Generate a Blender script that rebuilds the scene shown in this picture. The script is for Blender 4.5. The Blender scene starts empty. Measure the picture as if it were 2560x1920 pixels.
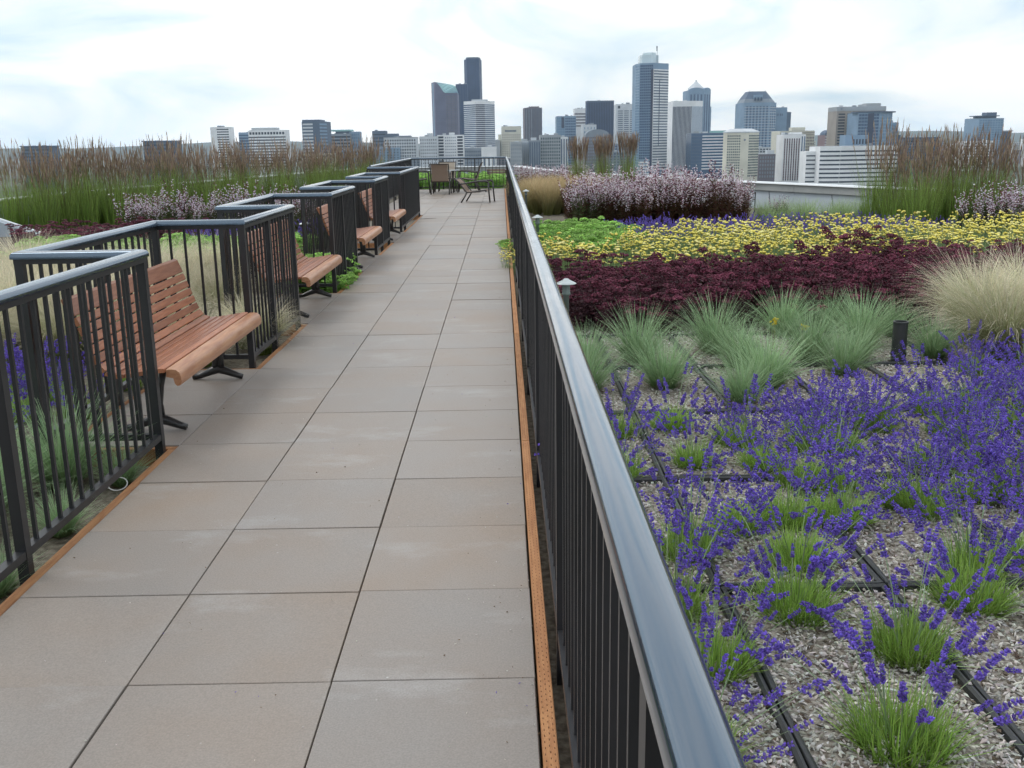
import bpy, math, random
import numpy as np
from mathutils import Vector, Matrix

R = math.radians
SC = bpy.context.scene
COL = SC.collection

# ------------------------------------------------------------------ camera
PITCH, YAW, ROLL = 0.2406, 0.0070, -0.01486
fw = Vector((math.sin(YAW) * math.cos(PITCH), math.cos(YAW) * math.cos(PITCH), -math.sin(PITCH)))
rt = fw.cross(Vector((0, 0, 1))).normalized()
up = rt.cross(fw)
cr, sr = math.cos(ROLL), math.sin(ROLL)
rt, up = rt * cr + up * sr, up * cr - rt * sr
cam_data = bpy.data.cameras.new('camera')
cam = bpy.data.objects.new('camera', cam_data)
COL.objects.link(cam)
cam_data.sensor_fit = 'HORIZONTAL'
cam_data.sensor_width = 36.0
cam_data.lens = 34.81
cam_data.clip_start = 0.05
cam_data.clip_end = 60000
m3 = Matrix((rt, up, -fw)).transposed()
cam.matrix_world = Matrix.Translation((-0.076, 0.0, 1.56)) @ m3.to_4x4()
SC.camera = cam

# ------------------------------------------------------------------ sky and sun
SUN_EL, SUN_AZ = R(52), R(-60)          # azimuth measured from +Y towards +X
world = bpy.data.worlds.new('World')
SC.world = world
world.use_nodes = True
world.cycles.sampling_method = 'MANUAL'
world.cycles.sample_map_resolution = 512
wn, wl = world.node_tree.nodes, world.node_tree.links
wn.clear()


def nd(nodes, kind, **kw):
    n = nodes.new(kind)
    for k, v in kw.items():
        setattr(n, k, v)
    return n


w_out = nd(wn, 'ShaderNodeOutputWorld')
sky = nd(wn, 'ShaderNodeTexSky', sky_type='NISHITA', sun_disc=False, sun_elevation=SUN_EL, sun_rotation=SUN_AZ)
sky.air_density = 1.2
sky.dust_density = 2.0
bg_sky = nd(wn, 'ShaderNodeBackground')
bg_sky.inputs['Strength'].default_value = 0.15
wl.new(sky.outputs[0], bg_sky.inputs['Color'])
bg_cl = nd(wn, 'ShaderNodeBackground')
bg_cl.inputs['Strength'].default_value = 1.30
wtc = nd(wn, 'ShaderNodeTexCoord')
wmap = nd(wn, 'ShaderNodeMapping'); wl.new(wtc.outputs['Generated'], wmap.inputs[0])
wmap.inputs['Scale'].default_value = (1.0, 1.0, 3.0)
wmap.inputs['Location'].default_value = (3.1, 7.4, 0.0)
wnz = nd(wn, 'ShaderNodeTexNoise'); wl.new(wmap.outputs[0], wnz.inputs['Vector'])
wnz.inputs['Scale'].default_value = 2.2; wnz.inputs['Detail'].default_value = 5; wnz.inputs['Roughness'].default_value = 0.55
wnz.inputs['Distortion'].default_value = 0.5
wramp = nd(wn, 'ShaderNodeValToRGB'); wl.new(wnz.outputs['Fac'], wramp.inputs[0])
wramp.color_ramp.elements[0].position = 0.36; wramp.color_ramp.elements[0].color = (0.75, 0.75, 0.75, 1)
wramp.color_ramp.elements[1].position = 0.60; wramp.color_ramp.elements[1].color = (1, 1, 1, 1)
wnz2 = nd(wn, 'ShaderNodeTexNoise'); wl.new(wmap.outputs[0], wnz2.inputs['Vector'])
wnz2.inputs['Scale'].default_value = 4.2; wnz2.inputs['Detail'].default_value = 6; wnz2.inputs['Roughness'].default_value = 0.5; wnz2.inputs['Distortion'].default_value = 0.6
wramp2 = nd(wn, 'ShaderNodeValToRGB'); wl.new(wnz2.outputs['Fac'], wramp2.inputs[0])
wramp2.color_ramp.elements[0].position = 0.32; wramp2.color_ramp.elements[0].color = (0.50, 0.67, 0.81, 1)
wramp2.color_ramp.elements[1].position = 0.55; wramp2.color_ramp.elements[1].color = (1.0, 1.0, 1.0, 1)
wl.new(wramp2.outputs[0], bg_cl.inputs['Color'])
wmix = nd(wn, 'ShaderNodeMixShader')
wl.new(wramp.outputs[0], wmix.inputs[0]); wl.new(bg_sky.outputs[0], wmix.inputs[1]); wl.new(bg_cl.outputs[0], wmix.inputs[2])
wl.new(wmix.outputs[0], w_out.inputs['Surface'])

sun_data = bpy.data.lights.new('sun', 'SUN')
sun_data.energy = 1.15
sun_data.angle = R(22)
sun_data.color = (1.0, 0.97, 0.92)
sun = bpy.data.objects.new('sun', sun_data)
COL.objects.link(sun)
sdir = Vector((math.sin(SUN_AZ) * math.cos(SUN_EL), math.cos(SUN_AZ) * math.cos(SUN_EL), math.sin(SUN_EL)))
sun.rotation_euler = sdir.to_track_quat('Z', 'Y').to_euler()
sun.location = sdir * 60

vs = SC.view_settings
vs.view_transform = 'Standard'
vs.look = 'None'
vs.exposure = 0.0
vs.gamma = 1.0
vs.use_curve_mapping = False
SC.render.engine = 'CYCLES'
cy = SC.cycles
cy.use_denoising = True
cy.max_bounces = 4
cy.diffuse_bounces = 2
cy.glossy_bounces = 2
cy.transmission_bounces = 3
cy.transparent_max_bounces = 6
cy.volume_bounces = 1
cy.use_light_tree = False
cy.use_adaptive_sampling = True
cy.adaptive_threshold = 0.03
cy.sample_clamp_indirect = 6.0

# ------------------------------------------------------------------ materials
MATS = {}


def principled(name):
    m = bpy.data.materials.new(name)
    m.use_nodes = True
    nt = m.node_tree
    b = nt.nodes['Principled BSDF']
    MATS[name] = m
    return m, nt.nodes, nt.links, b


def mat(name, c1, c2=None, rough=0.6, metal=0.0, scale=5.0, stretch=(1, 1, 1), bump=0.0, bump_scale=None, spec=0.5, detail=4, lo=0.35, hi=0.65, rand=0.0, coat=0.0):
    """a surface whose colour wanders between c1 and c2 with world-space noise, with fine relief"""
    m, N, L, b = principled(name)
    b.inputs['Roughness'].default_value = rough
    b.inputs['Metallic'].default_value = metal
    b.inputs['Specular IOR Level'].default_value = spec
    b.inputs['Coat Weight'].default_value = coat
    c2 = c2 or tuple(min(1, x * 0.82) for x in c1)
    geo = nd(N, 'ShaderNodeNewGeometry')
    mp = nd(N, 'ShaderNodeMapping'); mp.inputs['Scale'].default_value = stretch
    L.new(geo.outputs['Position'], mp.inputs[0])
    nz = nd(N, 'ShaderNodeTexNoise'); nz.inputs['Scale'].default_value = scale; nz.inputs['Detail'].default_value = detail
    L.new(mp.outputs[0], nz.inputs['Vector'])
    rp = nd(N, 'ShaderNodeValToRGB')
    rp.color_ramp.elements[0].position = lo; rp.color_ramp.elements[0].color = (*c1, 1)
    rp.color_ramp.elements[1].position = hi; rp.color_ramp.elements[1].color = (*c2, 1)
    L.new(nz.outputs['Fac'], rp.inputs[0])
    out = rp.outputs[0]
    if rand > 0:
        oi = nd(N, 'ShaderNodeObjectInfo')
        mr = nd(N, 'ShaderNodeMapRange'); mr.inputs['To Min'].default_value = 1 - rand; mr.inputs['To Max'].default_value = 1 + rand
        L.new(oi.outputs['Random'], mr.inputs['Value'])
        hs = nd(N, 'ShaderNodeHueSaturation'); L.new(mr.outputs[0], hs.inputs['Value']); L.new(out, hs.inputs['Color'])
        out = hs.outputs[0]
    L.new(out, b.inputs['Base Color'])
    if bump > 0:
        bz = nd(N, 'ShaderNodeTexNoise'); bz.inputs['Scale'].default_value = bump_scale or scale * 6; bz.inputs['Detail'].default_value = 3
        L.new(mp.outputs[0], bz.inputs['Vector'])
        bp = nd(N, 'ShaderNodeBump'); bp.inputs['Strength'].default_value = bump; bp.inputs['Distance'].default_value = 0.01
        L.new(bz.outputs['Fac'], bp.inputs['Height']); L.new(bp.outputs[0], b.inputs['Normal'])
    return m


def leafmat(name, rough=0.55, trans=0.25, spec=0.3, var=0.15):
    """colour comes from each blade's own colour attribute, plus a little difference between plants"""
    m, N, L, b = principled(name)
    b.inputs['Roughness'].default_value = rough
    b.inputs['Specular IOR Level'].default_value = spec
    at = nd(N, 'ShaderNodeAttribute', attribute_name='Col')
    oi = nd(N, 'ShaderNodeObjectInfo')
    mr = nd(N, 'ShaderNodeMapRange'); mr.inputs['To Min'].default_value = 1 - var; mr.inputs['To Max'].default_value = 1 + var
    L.new(oi.outputs['Random'], mr.inputs['Value'])
    hs = nd(N, 'ShaderNodeHueSaturation'); L.new(mr.outputs[0], hs.inputs['Value']); L.new(at.outputs['Color'], hs.inputs['Color'])
    L.new(hs.outputs[0], b.inputs['Base Color'])
    if trans > 0:
        tr = nd(N, 'ShaderNodeBsdfTranslucent'); L.new(hs.outputs[0], tr.inputs['Color'])
        mx = nd(N, 'ShaderNodeMixShader'); mx.inputs[0].default_value = trans
        L.new(b.outputs[0], mx.inputs[1]); L.new(tr.outputs[0], mx.inputs[2])
        L.new(mx.outputs[0], N['Material Output'].inputs['Surface'])
    return m


def paver_material():
    m, N, L, b = principled('concrete_paver')
    b.inputs['Roughness'].default_value = 0.48
    b.inputs['Specular IOR Level'].default_value = 0.75
    geo = nd(N, 'ShaderNodeNewGeometry')
    oi = nd(N, 'ShaderNodeObjectInfo')
    n1 = nd(N, 'ShaderNodeTexNoise'); n1.inputs['Scale'].default_value = 2.2; n1.inputs['Detail'].default_value = 5
    L.new(geo.outputs['Position'], n1.inputs['Vector'])
    r1 = nd(N, 'ShaderNodeValToRGB')
    e = r1.color_ramp.elements
    e[0].position = 0.30; e[0].color = (0.252, 0.204, 0.165, 1)
    e[1].position = 0.70; e[1].color = (0.250, 0.222, 0.198, 1)
    el = e.new(0.5); el.color = (0.252, 0.214, 0.183, 1)
    L.new(n1.outputs['Fac'], r1.inputs[0])
    # each paver leans a little warmer or greyer
    mr = nd(N, 'ShaderNodeMapRange'); mr.inputs['To Min'].default_value = 0.94; mr.inputs['To Max'].default_value = 1.06
    L.new(oi.outputs['Random'], mr.inputs['Value'])
    wnx = nd(N, 'ShaderNodeTexWhiteNoise', noise_dimensions='1D'); L.new(oi.outputs['Random'], wnx.inputs['W'])
    mr2 = nd(N, 'ShaderNodeMapRange'); mr2.inputs['To Min'].default_value = 0.75; mr2.inputs['To Max'].default_value = 1.15
    L.new(wnx.outputs['Value'], mr2.inputs['Value'])
    hs = nd(N, 'ShaderNodeHueSaturation'); L.new(r1.outputs[0], hs.inputs['Color']); L.new(mr.outputs[0], hs.inputs['Value']); L.new(mr2.outputs[0], hs.inputs['Saturation'])
    # pale efflorescence drifts
    mp = nd(N, 'ShaderNodeMapping'); mp.inputs['Scale'].default_value = (0.8, 1.5, 1); L.new(geo.outputs['Position'], mp.inputs[0])
    n2 = nd(N, 'ShaderNodeTexNoise'); n2.inputs['Scale'].default_value = 1.7; n2.inputs['Detail'].default_value = 7; n2.inputs['Roughness'].default_value = 0.65
    L.new(mp.outputs[0], n2.inputs['Vector'])
    r2 = nd(N, 'ShaderNodeValToRGB'); r2.color_ramp.elements[0].position = 0.56; r2.color_ramp.elements[0].color = (0, 0, 0, 1)
    r2.color_ramp.elements[1].position = 0.75; r2.color_ramp.elements[1].color = (0.55, 0.55, 0.55, 1)
    L.new(n2.outputs['Fac'], r2.inputs[0])
    mx = nd(N, 'ShaderNodeMix', data_type='RGBA'); L.new(r2.outputs[0], mx.inputs['Factor']); L.new(hs.outputs[0], mx.inputs['A'])
    mx.inputs['B'].default_value = (0.39, 0.385, 0.38, 1)
    # fine sandy speckle
    n3 = nd(N, 'ShaderNodeTexNoise'); n3.inputs['Scale'].default_value = 170; n3.inputs['Detail'].default_value = 2
    L.new(geo.outputs['Position'], n3.inputs['Vector'])
    r3 = nd(N, 'ShaderNodeMapRange'); r3.inputs['From Min'].default_value = 0.3; r3.inputs['From Max'].default_value = 0.7
    r3.inputs['To Min'].default_value = 0.86; r3.inputs['To Max'].default_value = 1.13
    L.new(n3.outputs['Fac'], r3.inputs['Value'])
    h2 = nd(N, 'ShaderNodeHueSaturation'); L.new(mx.outputs['Result'], h2.inputs['Color']); L.new(r3.outputs[0], h2.inputs['Value'])
    # tiny white grains
    v = nd(N, 'ShaderNodeTexVoronoi'); v.inputs['Scale'].default_value = 16; L.new(geo.outputs['Position'], v.inputs['Vector'])
    r4 = nd(N, 'ShaderNodeValToRGB'); r4.color_ramp.elements[0].position = 0.035; r4.color_ramp.elements[0].color = (0.7, 0.7, 0.7, 1)
    r4.color_ramp.elements[1].position = 0.07; r4.color_ramp.elements[1].color = (0, 0, 0, 1)
    L.new(v.outputs['Distance'], r4.inputs[0])
    # sparse: only where another noise is high
    n4 = nd(N, 'ShaderNodeTexNoise'); n4.inputs['Scale'].default_value = 3.1; L.new(geo.outputs['Position'], n4.inputs['Vector'])
    r5 = nd(N, 'ShaderNodeMapRange'); r5.inputs['From Min'].default_value = 0.56; r5.inputs['From Max'].default_value = 0.68; L.new(n4.outputs['Fac'], r5.inputs['Value'])
    mu = nd(N, 'ShaderNodeMath', operation='MULTIPLY'); L.new(r4.outputs[0], mu.inputs[0]); L.new(r5.outputs[0], mu.inputs[1])
    m2 = nd(N, 'ShaderNodeMix', data_type='RGBA'); L.new(mu.outputs[0], m2.inputs['Factor']); L.new(h2.outputs[0], m2.inputs['A'])
    m2.inputs['B'].default_value = (0.62, 0.62, 0.6, 1)
    L.new(m2.outputs['Result'], b.inputs['Base Color'])
    bp = nd(N, 'ShaderNodeBump'); bp.inputs['Strength'].default_value = 0.25; bp.inputs['Distance'].default_value = 0.003
    L.new(n3.outputs['Fac'], bp.inputs['Height']); L.new(bp.outputs[0], b.inputs['Normal'])
    return m


paver_material()
mat('joint_bed', (0.13, 0.10, 0.075), (0.08, 0.062, 0.048), rough=0.95, scale=20)
mat('timber', (0.44, 0.215, 0.09), (0.33, 0.145, 0.058), rough=0.75, scale=6, stretch=(9, 1.2, 9), bump=0.3, bump_scale=30, rand=0.15)
mat('timber_mark', (0.10, 0.045, 0.02), rough=0.9)
mat('slat_wood', (0.40, 0.165, 0.085), (0.29, 0.108, 0.053), rough=0.42, scale=9, stretch=(8, 0.7, 8), bump=0.12, bump_scale=40, rand=0.2, spec=0.45)
mat('slat_wood_worn', (0.50, 0.26, 0.14), (0.37, 0.165, 0.085), rough=0.40, scale=7, stretch=(6, 0.6, 6), bump=0.1, bump_scale=40, rand=0.1, spec=0.5)
mat('black_metal', (0.014, 0.015, 0.017), (0.022, 0.022, 0.025), rough=0.38, scale=3, spec=0.5)
mat('rail_cap_metal', (0.098, 0.140, 0.188), (0.086, 0.124, 0.168), rough=0.20, metal=0.8, scale=4, stretch=(3, 0.3, 3), spec=0.7, coat=0.55)
def wear(name, lo, hi, scale, stretch):
    """patchy polish: roughness wanders between lo and hi"""
    m = MATS[name]; N, L = m.node_tree.nodes, m.node_tree.links
    geo = nd(N, 'ShaderNodeNewGeometry'); mp = nd(N, 'ShaderNodeMapping'); mp.inputs['Scale'].default_value = stretch
    L.new(geo.outputs['Position'], mp.inputs[0])
    nz = nd(N, 'ShaderNodeTexNoise'); nz.inputs['Scale'].default_value = scale; nz.inputs['Detail'].default_value = 6; nz.inputs['Roughness'].default_value = 0.7
    L.new(mp.outputs[0], nz.inputs['Vector'])
    mr = nd(N, 'ShaderNodeMapRange'); mr.inputs['From Min'].default_value = 0.35; mr.inputs['From Max'].default_value = 0.7
    mr.inputs['To Min'].default_value = lo; mr.inputs['To Max'].default_value = hi
    L.new(nz.outputs['Fac'], mr.inputs['Value']); L.new(mr.outputs[0], N['Principled BSDF'].inputs['Roughness'])


wear('rail_cap_metal', 0.12, 0.24, 3.0, (4, 0.8, 4))
mat('cast_iron', (0.012, 0.012, 0.013), (0.018, 0.018, 0.018), rough=0.3, scale=5, spec=0.6)
mat('tray_plastic', (0.022, 0.026, 0.028), (0.034, 0.036, 0.036), rough=0.42, scale=9, spec=0.5, bump=0.1, bump_scale=25)
mat('soil', (0.34, 0.315, 0.27), (0.12, 0.10, 0.08), rough=0.95, scale=55, detail=6, bump=0.9, bump_scale=90, lo=0.4, hi=0.62)
mat('bed_soil', (0.20, 0.18, 0.14), (0.08, 0.068, 0.05), rough=0.95, scale=30, detail=6, bump=0.8, bump_scale=60)
leafmat('gravel_chip', rough=0.85, trans=0.0, var=0.0)
leafmat('leaf'); leafmat('petal', rough=0.6, trans=0.3, var=0.1); leafmat('stem', trans=0.1)
mat('parapet_panel', (0.40, 0.45, 0.50), (0.34, 0.39, 0.44), rough=0.5, scale=0.8, spec=0.4)
mat('parapet_fascia', (0.20, 0.215, 0.215), (0.25, 0.265, 0.262), rough=0.4, scale=1.5, spec=0.5)
mat('parapet_cap', (0.70, 0.74, 0.76), (0.62, 0.66, 0.68), rough=0.4, scale=0.8)
mat('lamp_cap', (0.55, 0.60, 0.60), (0.46, 0.51, 0.52), rough=0.35, metal=0.3, scale=3)
mat('lamp_stem', (0.16, 0.20, 0.19), rough=0.45, metal=0.3)
mat('white_plastic', (0.65, 0.66, 0.66), rough=0.4)
mat('sling', (0.215, 0.155, 0.115), (0.27, 0.20, 0.155), rough=0.8, scale=160, bump=0.2)
mat('sling_light', (0.42, 0.36, 0.29), (0.36, 0.31, 0.25), rough=0.8, scale=160, bump=0.2)
mat('chair_frame', (0.030, 0.026, 0.024), (0.045, 0.040, 0.036), rough=0.35, spec=0.6)
mat('table_glass', (0.42, 0.47, 0.48), (0.36, 0.42, 0.44), rough=0.12, spec=0.6)
mat('roof_slab', (0.25, 0.25, 0.25), rough=0.9)
mat('city_ground', (0.055, 0.075, 0.05), (0.14, 0.14, 0.14), rough=0.95, scale=0.012, detail=8)
mat('hill', (0.05, 0.075, 0.07), (0.07, 0.09, 0.10), rough=1.0, scale=0.004)

# ------------------------------------------------------------------ mesh helpers


def newmesh(name, verts, faces, mats, midx=None, cols=None, smooth=False):
    me = bpy.data.meshes.new(name)
    me.from_pydata(verts if isinstance(verts, list) else verts.tolist(), [], faces if isinstance(faces, list) else faces.tolist())
    for k in mats:
        me.materials.append(MATS[k])
    if midx is not None:
        me.polygons.foreach_set('material_index', np.asarray(midx, dtype=np.int32))
    if smooth:
        me.polygons.foreach_set('use_smooth', np.ones(len(me.polygons), dtype=bool))
    if cols is not None:
        ca = me.color_attributes.new('Col', 'FLOAT_COLOR', 'POINT')
        c4 = np.ones((len(verts), 4), dtype=np.float32)
        c4[:, :3] = cols
        ca.data.foreach_set('color', c4.ravel())
    me.update()
    return me


def put(name, me, parent=None, loc=(0, 0, 0), rotz=0.0, scale=None):
    o = bpy.data.objects.new(name, me)
    COL.objects.link(o)
    if parent is not None:
        o.parent = parent
    o.location = loc
    if rotz:
        o.rotation_euler = (0, 0, rotz)
    if scale is not None:
        o.scale = scale if hasattr(scale, '__len__') else (scale,) * 3
    return o


def tag(o, label, cat=None, group=None, kind=None):
    if label:
        o['label'] = label
    if cat:
        o['category'] = cat
    if group:
        o['group'] = group
    if kind:
        o['kind'] = kind
    return o


def empty(name, loc=(0, 0, 0), rotz=0.0, label=None, cat=None, group=None):
    o = bpy.data.objects.new(name, None)
    COL.objects.link(o)
    o.empty_display_size = 0.1
    o.location = loc
    o.rotation_euler = (0, 0, rotz)
    return tag(o, label, cat, group)


class MB:
    """collects simple shapes into one mesh"""

    def __init__(self):
        self.v, self.f, self.mi = [], [], []

    def add(self, vs, fs, mi=0):
        k = len(self.v)
        self.v += [tuple(map(float, p)) for p in vs]
        self.f += [tuple(i + k for i in f) for f in fs]
        self.mi += [mi] * len(fs)
        return self

    def box(self, x0, x1, y0, y1, z0, z1, mi=0, mx=None):
        vs = [(x, y, z) for z in (z0, z1) for y in (y0, y1) for x in (x0, x1)]
        if mx is not None:
            vs = [tuple(mx @ Vector(p)) for p in vs]
        return self.add(vs, [(0, 2, 3, 1), (4, 5, 7, 6), (0, 1, 5, 4), (2, 6, 7, 3), (0, 4, 6, 2), (1, 3, 7, 5)], mi)

    def cbox(self, x0, x1, y0, y1, z0, z1, c=0.004, mi=0, bottom=True):
        """box with its top edges chamfered"""
        vs = [(x0, y0, z0), (x1, y0, z0), (x1, y1, z0), (x0, y1, z0), (x0, y0, z1 - c), (x1, y0, z1 - c), (x1, y1, z1 - c), (x0, y1, z1 - c),
              (x0 + c, y0 + c, z1), (x1 - c, y0 + c, z1), (x1 - c, y1 - c, z1), (x0 + c, y1 - c, z1)]
        fs = [(0, 1, 5, 4), (1, 2, 6, 5), (2, 3, 7, 6), (3, 0, 4, 7), (4, 5, 9, 8), (5, 6, 10, 9), (6, 7, 11, 10), (7, 4, 8, 11), (8, 9, 10, 11)]
        if bottom:
            fs.append((3, 2, 1, 0))
        return self.add(vs, fs, mi)

    def tube(self, pts, r, n=8, mi=0, cap=True):
        pts = [Vector(p) for p in pts]
        rs = r if hasattr(r, '__len__') else [r] * len(pts)
        vs, fs = [], []
        prev = None
        for i, p in enumerate(pts):
            t = (pts[min(i + 1, len(pts) - 1)] - pts[max(i - 1, 0)]).normalized()
            a = Vector((0, 0, 1)) if abs(t.z) < 0.9 else Vector((1, 0, 0))
            if prev is not None:
                a = prev
            s = t.cross(a).normalized()
            u = s.cross(t).normalized()
            prev = u
            for k in range(n):
                an = 2 * math.pi * k / n + math.pi / n
                vs.append(p + (s * math.cos(an) + u * math.sin(an)) * rs[i])
        for i in range(len(pts) - 1):
            for k in range(n):
                a, b2 = i * n + k, i * n + (k + 1) % n
                fs.append((a, b2, b2 + n, a + n))
        if cap:
            fs.append(tuple(range(n))[::-1])
            fs.append(tuple(range((len(pts) - 1) * n, len(pts) * n)))
        return self.add(vs, fs, mi)

    def lathe(self, prof, n=20, mi=0, c=(0, 0, 0)):
        vs, fs = [], []
        for r, z in prof:
            for k in range(n):
                a = 2 * math.pi * k / n
                vs.append((c[0] + r * math.cos(a), c[1] + r * math.sin(a), c[2] + z))
        for i in range(len(prof) - 1):
            for k in range(n):
                a, b2 = i * n + k, i * n + (k + 1) % n
                fs.append((a, b2, b2 + n, a + n))
        return self.add(vs, fs, mi)

    def prism(self, poly, z0, z1, mi=0, top=True):
        """poly: (x, y) counter-clockwise; z1 may be a list"""
        n = len(poly)
        zt = z1 if hasattr(z1, '__len__') else [z1] * n
        vs = [(x, y, z0) for x, y in poly] + [(poly[i][0], poly[i][1], zt[i]) for i in range(n)]
        fs = [(i, (i + 1) % n, n + (i + 1) % n, n + i) for i in range(n)]
        if top:
            fs.append(tuple(range(n, 2 * n)))
        return self.add(vs, fs, mi)

    def ext_y(self, prof, y0, y1, mi=0):
        """closed (x, z) profile extruded along y"""
        n = len(prof)
        vs = [(x, y0, z) for x, z in prof] + [(x, y1, z) for x, z in prof]
        fs = [(i, (i + 1) % n, n + (i + 1) % n, n + i) for i in range(n)]
        fs += [tuple(range(n))[::-1], tuple(range(n, 2 * n))]
        return self.add(vs, fs, mi)

    def mesh(self, name, mats, smooth=False):
        mats = [mats] if isinstance(mats, str) else mats
        return newmesh(name, self.v, self.f, mats, self.mi, smooth=smooth)

    def build(self, name, mats, parent=None, loc=(0, 0, 0), smooth=False, rotz=0.0):
        return put(name, self.mesh(name, mats, smooth), parent, loc, rotz)


def smooth_by_angle(o, deg=35):
    me = o.data
    me.polygons.foreach_set('use_smooth', np.ones(len(me.polygons), dtype=bool))
    me.set_sharp_from_angle(angle=R(deg))


# ------------------------------------------------------------------ the roof the garden lies on
PV = 0.61
ROW0 = 2.668            # y of one paver joint
SOIL = -0.10
GROUND = -45.0

roof_outline = [(-16.5, -6), (14.8, -6), (13.2, 12.6), (7.75, 21.5), (5.9, 25.2), (4.3, 29.2), (2.9, 33.2), (1.5, 38.2), (0.6, 44.4),
                (-6.3, 44.4), (-8.4, 34.2), (-10.6, 24.2), (-11.0, 19), (-13.5, 14)]
b = MB(); b.prism(roof_outline, GROUND, SOIL - 0.02)
tag(b.build('roof_slab', 'roof_slab'), None, None, None, 'structure')
b = MB(); b.prism([(x * 0.998, y) for x, y in roof_outline], SOIL - 0.016, SOIL)
tag(b.build('planting_bed', 'bed_soil'), None, None, None, 'structure')

# ------------------------------------------------------------------ walkway pavers, alcoves and terrace
rng = random.Random(5)
walk = tag(MB().box(-1.83, 0.0, -1.0, 22.1, -0.075, -0.014).build('walkway', 'joint_bed'), None, None, None, 'structure')
paver_meshes = []
for k in range(6):
    q = MB(); g = 0.0024
    jit = [rng.uniform(-0.0012, 0.0012) for _ in range(4)]
    q.cbox(-PV / 2 + g + jit[0], PV / 2 - g + jit[1], -PV / 2 + g + jit[2], PV / 2 - g + jit[3], -0.05, 0.0, 0.0018, bottom=False)
    paver_meshes.append(q.mesh('paver', 'concrete_paver'))


def lay(parent, cx, cyy):
    o = put('paver', rng.choice(paver_meshes), parent, (cx, cyy, rng.uniform(-0.0028, 0.0022)))
    o.rotation_euler = (rng.uniform(-0.0022, 0.0022), rng.uniform(-0.0022, 0.0022), rng.uniform(-0.0012, 0.0012))
    return o


for r in range(-5, 32):
    for c in range(3):
        lay(walk, -PV * (c + 0.5), ROW0 + PV * (r + 0.5))
ALC = [ROW0 + PV * n for n in (4, 10, 16, 22)]         # near end of each bench alcove
for y0 in ALC:
    MB().box(-2.44, -1.831, y0, y0 + PV * 3, -0.075, -0.016).build('alcove_bed', 'joint_bed', walk)
    for k in range(3):
        lay(walk, -PV * 3.5, y0 + PV * (k + 0.5))
TER0 = ROW0 + PV * 32
TER1 = TER0 + PV * 20
terr = tag(MB().box(-PV * 5, 0.0, TER0, TER1, -0.075, -0.015).build('terrace', 'joint_bed'), None, None, None, 'structure')
for r in range(20):
    for c in range(5):
        lay(terr, -PV * (c + 0.5), TER0 + PV * (r + 0.5))

# timber edging: boards end to end, with small incision marks on the near right-hand boards
EDGE_T = 0.042


def board(parent, x0, x1, y0, y1, marks=False):
    q = MB(); q.cbox(x0, x1, y0, y1, -0.16, -0.006, 0.003)
    o = q.build('edging_board', 'timber', parent)
    o.location.z = rng.uniform(-0.003, 0.002)
    if marks:
        q = MB()
        for i in range(int((y1 - y0) / 0.028)):
            yy = y0 + 0.014 + i * 0.028
            for j in range(3):
                xx = x0 + (x1 - x0) * (0.2 + 0.3 * j) + rng.uniform(-0.001, 0.001)
                y2 = yy + (0.011 if j % 2 else 0.0)
                q.box(xx - 0.0009, xx + 0.0009, y2, y2 + 0.006, -0.0065, -0.0045)
        q.build('incision_marks', 'timber_mark', o)
    return o


yy = -1.0
while yy < TER1:
    y2 = min(yy + 3.05, TER1)
    board(walk, 0.006, 0.006 + EDGE_T, yy + 0.002, y2 - 0.002, marks=yy < 8)
    yy = y2
LX = -PV * 3
prev = -1.0
for i, y0 in enumerate(ALC):
    y1 = y0 + PV * 3
    board(walk, LX - 0.006 - EDGE_T, LX - 0.006, prev + 0.002, y0 - EDGE_T - 0.010)
    board(walk, LX - PV, LX - 0.004, y0 - EDGE_T - 0.006, y0 - 0.006)
    board(walk, LX - PV - 0.006 - EDGE_T, LX - PV - 0.006, y0 - EDGE_T, y1 + EDGE_T)
    board(walk, LX - PV, LX - 0.004, y1 + 0.006, y1 + EDGE_T + 0.006)
    prev = y1 + EDGE_T + 0.010
board(walk, LX - 0.006 - EDGE_T, LX - 0.006, prev + 0.002, TER0 - 0.06)
board(terr, -PV * 5, LX - 0.06, TER0 - 0.006 - EDGE_T, TER0 - 0.006)
board(terr, -PV * 5, 0.0, TER1 + 0.006, TER1 + 0.006 + EDGE_T)

# ------------------------------------------------------------------ railings
RAIL_Z = 1.055
cap_prof = [(-0.033, -0.036), (-0.033, -0.024), (-0.0318, -0.016), (-0.028, -0.0085), (-0.021, -0.0025), (-0.011, 0.0012), (0.0, 0.0026), (0.011, 0.0012), (0.021, -0.0025), (0.028, -0.0085), (0.0318, -0.016), (0.033, -0.024), (0.033, -0.036)]
sub_prof = [(-0.022, -0.062), (-0.022, -0.0365), (0.022, -0.0365), (0.022, -0.062)]
bot_prof = [(-0.019, -0.016), (-0.019, 0.016), (0.019, 0.016), (0.019, -0.016)]


def sweep(pts, prof, z):
    """profile swept along a horizontal polyline with mitred corners"""
    pts = [Vector((p[0], p[1])) for p in pts]
    n, k = len(pts), len(prof)
    vs, fs = [], []
    for i, p in enumerate(pts):
        d1 = (pts[i] - pts[i - 1]).normalized() if i > 0 else None
        d2 = (pts[i + 1] - pts[i]).normalized() if i < n - 1 else None
        d1 = d1 or d2
        d2 = d2 or d1
        n1, n2 = Vector((d1.y, -d1.x)), Vector((d2.y, -d2.x))
        mm = (n1 + n2).normalized()
        mm = mm / max(0.3, mm.dot(n1))
        for a, h in prof:
            vs.append((p.x + mm.x * a, p.y + mm.y * a, z + h))
    for i in range(n - 1):
        for j in range(k):
            a, b2 = i * k + j, i * k + (j + 1) % k
            fs.append((a, b2, b2 + k, a + k))
    fs += [tuple(range(k))[::-1], tuple(range((n - 1) * k, n * k))]
    q = MB(); q.add(vs, fs)
    return q


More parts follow.
